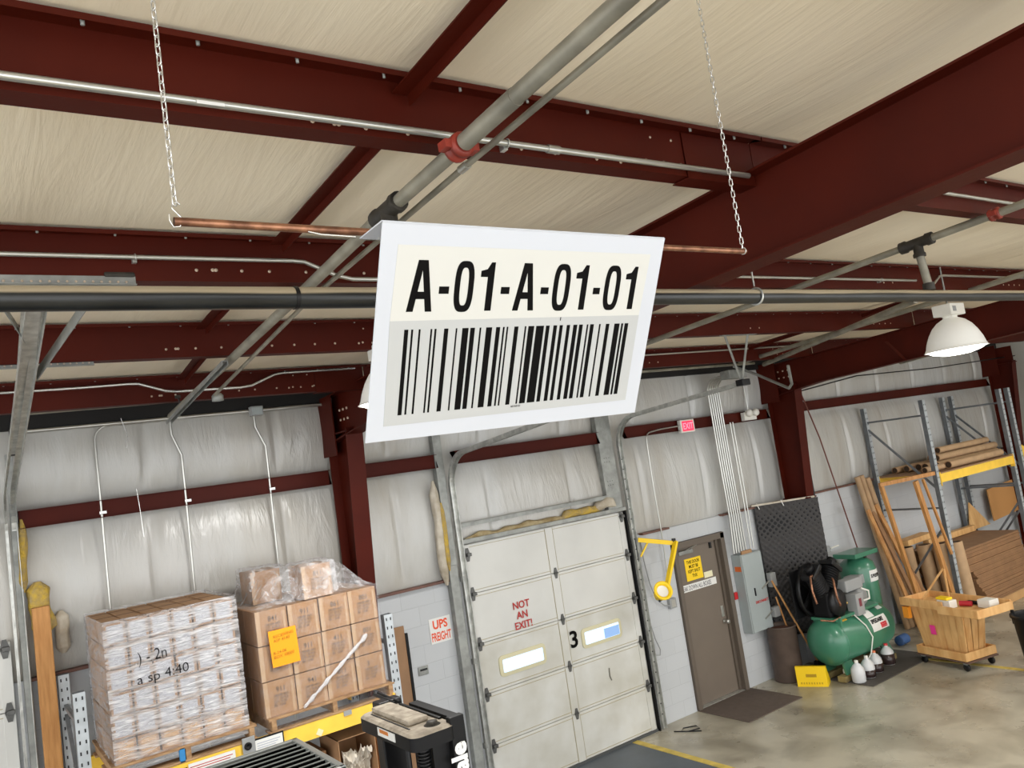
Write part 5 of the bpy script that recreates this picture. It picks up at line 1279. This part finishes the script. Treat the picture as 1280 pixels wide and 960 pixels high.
def film_shell(name, x0, x1, y0, y1, z0, z1, mt, label, top=False, wav=.006, ridges=6):
    def fn(u, v):
        # rounded-rectangle perimeter
        per = [(x0, y0), (x1, y0), (x1, y1), (x0, y1)]
        s = u*4 % 4; i = int(s) % 4; f = s-int(s); a, b = per[i], per[(i+1) % 4]
        x = a[0]+(b[0]-a[0])*f; y = a[1]+(b[1]-a[1])*f; z = z0+(z1-z0)*v
        nx, ny = [(0, -1), (1, 0), (0, 1), (-1, 0)][i]
        dd = wav*nz(x*9+y*5, z*14, 2)+.004*nz(x*30, z*40)
        return Vector((x+nx*dd, y+ny*dd, z))
    o = MB().grid(fn, 240, 90).build(name, mt, fix=False); tag(o, label, 'stretch film'); return o
film_shell('stretch_film', .862, 1.846, 6.832, 7.852, PZ+.06, PZ+.119+6*BH+.01, WRAPA, 'milky stretch film wrapped round the small white-labelled cartons')
hw = thing('handwriting', 'black handwriting on the film of the left wrapped stack', 'handwriting', (1.1, 6.82, 2.3))
text(') - 2n', .12, INK, hw, 'upper_line', (1.08, 6.819, 2.535), (1, 0, .03), (0, 0, 1), bold=-.0005, xs=.8, depth=.0003)
text('a sp 4:40', .10, INK, hw, 'lower_line', (1.06, 6.819, 2.385), (1, 0, .03), (0, 0, 1), bold=-.0005, xs=1.05, depth=.0003)
# large boxes
LX0, LW, LH, LD = 1.985, .2735, .2870, .335
def big_box():
    t = thing('large_carton', '', 'box', (0, 0, 0), 'large brown cartons in the right wrapped stack')
    w, h, d = LW-.009, LH-.008, LD-.008
    MB().cbox(0, w, 0, d, 0, h, .005).build('carton', CARD, t)
    for x in (0, w-.035): MB().box(x, x+.035, -.001, 0, .0, h).build('side_tape', TAPE, t) if x == 0 else MB().box(x, x+.02, -.001, 0, .0, h*.9).build('side_tape', TAPE, t)
    MB().box(.1, .16, 0, d, h, h+.001).build('top_tape', TAPE, t)
    return t
pb = big_box(); first = True
GI = mat('grey_writing', (96, 84, 76), .8)
words = ['911', '941', '811', '3', '821', '911', '411', '801', '841', '911', '861', '801', '811']
cw4 = ['leftmost', 'second', 'third', 'rightmost']; rw3 = ['bottom', 'middle', 'top']
cells = [(c_, r_, 0) for r_ in range(3) for c_ in range(4)]+[(c_, r_, d_) for c_, r_, d_ in [(0, 0, 1), (0, 1, 1), (0, 2, 1), (0, 0, 2), (0, 1, 2), (0, 2, 2), (1, 2, 1), (2, 2, 1), (3, 2, 1), (3, 0, 1), (3, 1, 1), (1, 2, 2), (2, 2, 2), (3, 2, 2), (1, 1, 1), (2, 1, 1)]]+[(1.62, 3, .1), (.45, 3, 1.3)]
boxes = []
for i, (c_, r_, d_) in enumerate(cells):
    p = Vector((LX0+c_*LW+random.uniform(-.003, .003), 6.845+d_*LD+random.uniform(0, .008), PZ+.119+r_*LH))
    if r_ == 3: lb = 'extra large carton on top of the right wrapped stack, '+('at the front' if d_ < 1 else 'at the back left')
    else: lb = 'large brown carton, %s column, %s row, %s' % (cw4[int(c_)], rw3[r_], ['front of the wrapped stack', 'middle depth', 'wall side'][int(d_)])
    if first: o = pb; o.location = p; o['label'] = lb; first = False
    else: o = copy_thing(pb, p, lb)
    boxes.append((o, p, d_))
bpy.context.view_layer.update()
for i, (o, p, d_) in enumerate(boxes):
    if d_ < .5:
        for k, (s, sz, zz, xx) in enumerate(((words[i % 13], .062, .185, .10), ('ORDER 4471\nLOT 20 PCS\nQTY 24 EA\nBX  12/40', .026, .15, .075))):
            text(s, sz, GI, o, 'box_writing', (p.x+xx, p.y-.0015, p.z+zz), (1, 0, .0), (0, 0, 1), bold=.0003, xs=.9, depth=.0003)
# clear film on the large boxes
def tentz(x, y):
    base = PZ+.119+3*LH+.008
    def pk(xa, xb, ya, yb, H):
        dx = max(xa-x, 0, x-xb); dy = max(ya-y, 0, y-yb); return H-.42*math.hypot(dx, dy*.8)
    f = pk(2.43, 2.70, 6.88, 7.2, base+.295); g = pk(2.11, 2.38, 7.27, 7.6, base+.295)
    s = max(f, g); 
    e = min(x-fx0, fx1-x, y-fy0, fy1-y)/.26; e = max(0, min(1, e)); e = e*e*(3-2*e)
    inb = any(xa-.03 <= x <= xb+.03 and ya-.03 <= y <= yb+.03 for xa, xb, ya, yb in ((2.43, 2.70, 6.88, 7.2), (2.11, 2.38, 7.27, 7.6)))
    if inb: e = 1
    return base+(max(base, s)-base)*e
fx0, fx1, fy0, fy1 = 1.972, 3.088, 6.832, 7.852
def top_fn(u, v):
    x = fx0+(fx1-fx0)*u; y = fy0+(fy1-fy0)*v
    e = min(1, 12*min(u, 1-u, v, 1-v)); n_ = .016*nz(x*14, y*14)+.012*nz(x*30, y*28, 4)
    return Vector((x, y, tentz(x, y)+abs(n_)*e+.002))
film_shell('stretch_film', fx0, fx1, fy0, fy1, PZ+.02, PZ+.119+3*LH+.008, WRAPB, 'clear stretch film around the large brown cartons')
tag(MB().grid(top_fn, 110, 100).build('stretch_film_cover', WRAPC, fix=False), 'slack clear film tented over the top cartons of the right wrapped stack', 'stretch film')
def twist(u, v):
    x = 2.30+.62*u; z = PZ+.13+.44*u; w = .018+.022*nz(u*13, 2)
    a = v*2*PI; return Vector((x+.02*math.cos(a)*.3, 6.822-.008*math.cos(a), z+w*math.sin(a)))
tag(MB().grid(twist, 50, 10).build('film_strand', mat('milky_film', (225, 225, 228), .2, alpha=.55, bump=.8, bscale=40)), 'twisted white strand of film slanting across the lower brown cartons', 'stretch film')
nt_ = thing('orange_notice', 'bright orange handwritten sheet stuck on the right wrapped stack', 'notice', (2.2, 6.815, 2.2))
def sheet(u, v):
    x = 2.065+.235*u+.012*(1-v); z = 2.245+.295*v; return Vector((x, 6.818-.006*math.sin(u*5)-.003*v, z))
MB().grid(sheet, 10, 10).build('paper_sheet', ORANGE, nt_)
text('RECEIVING\nASP 4140', .034, mat('olive_pen', (150, 110, 10), .7), nt_, 'handwriting', (2.10, 6.808, 2.475), (1, 0, .08), (0, 0, 1), depth=.0003, xs=1.05)
text('8-24-06\nBOX 10000', .034, mat('olive_pen2', (150, 110, 10), .7), nt_, 'handwriting', (2.09, 6.808, 2.345), (1, 0, .08), (0, 0, 1), depth=.0003, xs=1.05)
# papers on the beam
def beam_sheet(x0, x1, z0, z1, label, frame=True, red=False):
    t = thing('paper_sign', label, 'sign', ((x0+x1)/2, 6.79, z0))
    if frame: MB().cbox(x0-.012, x1+.012, 6.790, 6.80, z0-.01, z1+.012, .002).build('frame', BLK, t)
    MB().box(x0, x1, 6.786, 6.790, z0, z1).build('sheet', WHITEP, t)
    mb = MB(); k = 0; z = z1-.03
    while z > z0+.015: mb.box(x0+.012, x1-.02-.02*(k % 3), 6.785, 6.786, z, z+.006); z -= .018; k += 1
    mb.build('printed_lines', REDINK if red else BLUEINK, t)
beam_sheet(1.86, 2.08, 1.50, 1.735, 'white printed sheet in a black frame hanging on the yellow beam')
beam_sheet(1.35, 1.70, 1.60, 1.72, 'white and red capacity label on the yellow beam under the left pallet', False, True)
beam_sheet(1.12, 1.33, 1.45, 1.69, 'white printed sheet at the left end of the yellow beam near the picture bottom')
t = thing('beam_bracket', 'grey steel plate with round rubber bumper on the yellow beam between the pallets', 'bracket', (1.83, 6.8, 1.66))
MB().cbox(1.76, 1.86, 6.785, 6.80, 1.66, 1.78, .004).build('plate', GREYL, t); MB().lathe([(0, .0), (.028, 0), (.03, .01), (.016, .016), (.014, .008), (0, .008)], (1.80, 6.785, 1.715), 18, Matrix.Rotation(PI/2, 4, 'X')).build('bumper', BLK, t)
tag(MB().box(2.62, 2.69, 6.795, 6.802, 1.70, 1.74).build('beam_sticker', GREYL), 'small grey sticker on the yellow beam under the brown cartons', 'sticker')
tag(MB().box(0, .05, -.001, .002, 0, .05, Matrix.Translation((2.36, 6.80, 1.63)) @ Matrix.Rotation(.6, 4, 'Y')).build('beam_sticker', mat('pale_sticker', (236, 224, 180), .6)), 'pale diamond sticker on the yellow beam', 'sticker')
tag(MB().cbox(1.30, 1.34, 6.80, 6.83, 1.74, 1.85, .003).build('blue_tag', mat('blue_tag', (48, 130, 190), .5)), 'small blue strip on the front of the left pallet', 'tag')
# lower level goods
t = thing('open_carton', 'open brown carton with crumpled white paper on the lower rack level', 'box', (2.75, 6.9, 1.05))
bx = (2.56, 2.90, 6.86, 7.3, 1.02, 1.50)
x0, x1, y0, y1, z0, z1 = bx
mb = MB(); mb.box(x0, x1, y0, y1, z0, z0+.01); mb.box(x0, x0+.006, y0, y1, z0, z1); mb.box(x1-.006, x1, y0, y1, z0, z1); mb.box(x0, x1, y1-.006, y1, z0, z1); mb.box(x0, x1, y0, y1, z1-.006, z1)
mb.build('carton_shell', CARD, t)
def crum(u, v):
    return Vector((x0+.05+.26*u, y0+.04+.12*(1-v)+.09*nz(u*6, v*7, 3), z0+.05+.30*v+.07*nz(u*9, v*6)))
MB().grid(crum, 24, 24, smooth=False).build('crumpled_paper', mat('wrapping_paper', (212, 204, 190), .7), t)
tag(MB().cbox(2.915, 3.06, 6.86, 6.90, 1.0, 1.46, .004).build('plywood_panel', mat('orange_ply', (214, 146, 66), .6, col2=(190, 120, 50), vscale=6)), 'orange plywood panel beside the open carton on the lower rack level', 'board')
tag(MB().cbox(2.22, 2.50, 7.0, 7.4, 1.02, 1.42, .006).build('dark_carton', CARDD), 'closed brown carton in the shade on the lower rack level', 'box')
t = thing('small_device', 'small black device with a white label under the yellow beam', 'device', (2.12, 6.85, 1.4))
MB().cbox(2.11, 2.18, 6.80, 6.9, 1.46, 1.62, .006).build('body', BLKM, t); MB().box(2.13, 2.165, 6.797, 6.80, 1.48, 1.56).build('label_plate', WHITEP, t)
rack_beam(.672, 3.14, 6.83, .86, 'lower yellow beam of the left rack, below the picture', .135)
rack_beam(.672, 3.14, 7.84, .86, 'lower rear yellow beam of the left rack, below the picture', .135)
tag(MB().cbox(.70, 3.08, 6.80, 7.86, 0.997, 1.012, .003).build('shelf_deck', WOODP), 'wooden shelf deck on the lower beams of the left rack', 'shelf')
# block wall signs
t = thing('freight_sign', 'white sign with orange-red freight lettering on the block wall', 'sign', (4.27, 7.96, 1.8))
MB().box(4.14, 4.405, 7.962, 7.969, 1.81, 2.075).build('sign_board', WHITEP, t)
text('UPS', .125, ORINK, t, 'upper_lettering', (4.272, 7.960, 1.963), (1, 0, 0), (0, 0, 1), bold=.004, xs=.88, depth=.0005, centre=True)
text('FREIGHT', .125, ORINK, t, 'lower_lettering', (4.272, 7.960, 1.835), (1, 0, 0), (0, 0, 1), bold=.003, xs=.50, depth=.0005, centre=True)
t = thing('wall_switch', 'small steel switch plate on the block wall below the freight sign', 'switch', (4.0, 7.95, 1.52))
MB().cbox(3.94, 4.06, 7.955, 7.969, 1.53, 1.62, .004).build('plate', GALVM, t); MB().box(3.96, 4.045, 7.95, 7.956, 1.575, 1.595).build('slot', BLKM, t)
tag(MB().cbox(3.62, 3.80, 7.88, 7.90, .013, 2.1, .003).build('leaning_sheet', CARDT), 'tan cardboard sheet standing against the wall right of the rack frame', 'cardboard')
tag(MB().cbox(3.80, 3.83, 7.87, 7.90, .013, 2.02, .003).build('leaning_strip', BLK), 'narrow black strip standing beside the tan cardboard sheet', 'strip')

# ------------------------------------------------------------------ lift truck (seen from above)
t = thing('lift_truck', 'black lift truck below the camera with slatted overhead guard, dusty cap and white lettering', 'lift truck', (1.5, 4.4, 0))
gx0, gx1, gy0, gy1, gz = .45, 1.53, 4.02, 4.74, 2.25
SLATM = mat('matte_black', (12, 13, 13), .95, spec=.03)
STEEL = mat('guard_steel', (70, 74, 74), .35, metal=.4)
EDGE = mat('guard_edge', (150, 154, 152), .35, metal=.4)
g = MB()
g.cbox(gx0, gx1, gy1-.03, gy1, gz-.05, gz, .006); g.cbox(gx0, gx1, gy0, gy0+.03, gz-.05, gz, .006); g.cbox(gx1-.035, gx1, gy0, gy1, gz-.05, gz, .006); g.cbox(gx0, gx0+.035, gy0, gy1, gz-.05, gz, .006)
gg = g.build('overhead_guard', EDGE, t)
for k in range(9):
    y = gy0+.055+k*.071
    MB().cbox(gx0+.03, gx1-.03, y, y+.006, gz-.007, gz-.001, .001).build('guard_bar', EDGE, gg)
    MB().cbox(gx0+.03, gx1-.03, y, y+.006, gz-.05, gz-.008, .001).build('guard_slat', SLATM, gg)
MB().cbox(gx0+.03, gx1-.03, gy0+.03, gy1-.03, gz-.085, gz-.08, .001).build('guard_mesh_plate', SLATM, gg)
for x in (gx0+.03, gx1-.07):
    for y in (gy0+.02, gy1-.07): MB().cbox(x, x+.05, y, y+.05, .9, gz-.045, .006).build('guard_post', BLKM, t)
MB().cbox(.30, 2.30, 3.95, 4.80, .18, .95, .05).build('truck_body', BLK, t)
for x in (.55, 1.9):
    for y in (3.93, 4.72): MB().lathe([(0, -.06), (.15, -.06), (.17, -.04), (.17, .04), (.15, .06), (0, .06)], (x, y+.04, .17), 24, Matrix.Rotation(PI/2, 4, 'X')).build('wheel', BLK, t)
# cap: U-shaped dusty top with black skirt
zc_ = 2.25
def rrect(x0, x1, y0, y1, r, n=6):
    out = []
    for cx, cy_, s in ((x1-r, y1-r, 0), (x0+r, y1-r, 1), (x0+r, y0+r, 2), (x1-r, y0+r, 3)):
        for i in range(n+1):
            a = PI/2*(s+i/n); out.append((cx+r*math.cos(a), cy_+r*math.sin(a)))
    return out
O = rrect(1.925, 2.20, 4.06, 4.78, .055)
cap = MB(); n = len(O)
mx_, my_ = 2.06, 4.42
ins = [(mx_+(x-mx_)*.90, my_+(y-my_)*.955) for x, y in O]
vs = [(x, y, zc_-.085) for x, y in O]+[(x, y, zc_-.012) for x, y in O]+[(x, y, zc_) for x, y in ins]
cap.add(vs, [(i, (i+1) % n, (i+1) % n+n, i+n) for i in range(n)], True)
c_ = cap.build('mast_cap', BLK, t)
MB().add([(x, y, zc_-.012) for x, y in O]+[(x, y, zc_+.001) for x, y in ins], [tuple(range(n, 2*n))]+[(i, (i+1) % n, (i+1) % n+n, i+n) for i in range(n)]).build('dusty_top', DUST, c_)
MB().cbox(2.00, 2.13, 4.25, 4.74, zc_+.001, zc_+.03, .012).build('raised_cover', DUST, c_)
MB().cbox(2.165, 2.185, 4.2, 4.7, zc_+.001, zc_+.012, .004).build('groove', BLK, c_)
MB().cbox(1.975, 1.985, 4.2, 4.7, zc_-.0, zc_+.004, .001).build('groove', BLK, c_)
MB().lathe([(0, .02), (.03, .02), (.035, .008), (.05, .0)], (2.10, 4.16, zc_), 16).build('round_knob', CASTI, c_)
MB().box(1.921, 1.925, 4.28, 4.50, zc_-.065, zc_-.02).build('side_label', WHITEP, c_)
MB().box(1.9195, 1.921, 4.36, 4.47, zc_-.045, zc_-.025).build('side_label_print', mat('label_orange', (200, 120, 50), .6), c_)
for x in (2.14, 2.17): MB().tube([(x, 4.70, zc_+.02), (x, 5.0, zc_+.03)], .010, 8).build('hydraulic_line', BLKM, t)
MB().cbox(2.06, 2.22, 4.76, 4.86, .9, zc_+.03, .01).build('mast_rail', BLKM, t)
MB().cbox(2.165, 2.255, 4.07, 4.12, .9, zc_+.03, .006).build('mast_rail', BLK, t)
face = MB().cbox(2.06, 2.255, 4.115, 4.14, .9, zc_-.03, .004); face.build('mast_face', BLK, t)
MB().box(2.195, 2.255, 4.12, 4.62, .9, zc_+.02).build('mast_side', BLK, t)
hp = [(2.02+.0*math.cos(k*1.3), 4.13, zc_-.1-.012*k) for k in range(60)]
mb = MB()
for k in range(40): mb.tube(arc((2.02, 4.15, zc_-.11-.018*k), .03, 0, 2*PI, (1, 0, 0), (0, 1, 0), 10), .007, 5, caps=False)
mb.build('coiled_hose', BLKM, t)
MB().tube([(2.02, 4.15, .9), (2.02, 4.15, zc_-.08)], .025, 10).build('hose_core', BLK, t)
for x in (1.955, 2.09): MB().tube([(x, 4.2, .9), (x, 4.2, zc_-.08)], .014, 8).build('mast_cylinder', BLKM, t)
text('Yale', .135, mat('letter_white', (236, 236, 236), .5), t, 'side_lettering', (2.238, 4.066, 1.905), (0, 0, 1), (-1, 0, 0), bold=.006, xs=1.0, depth=.0006)
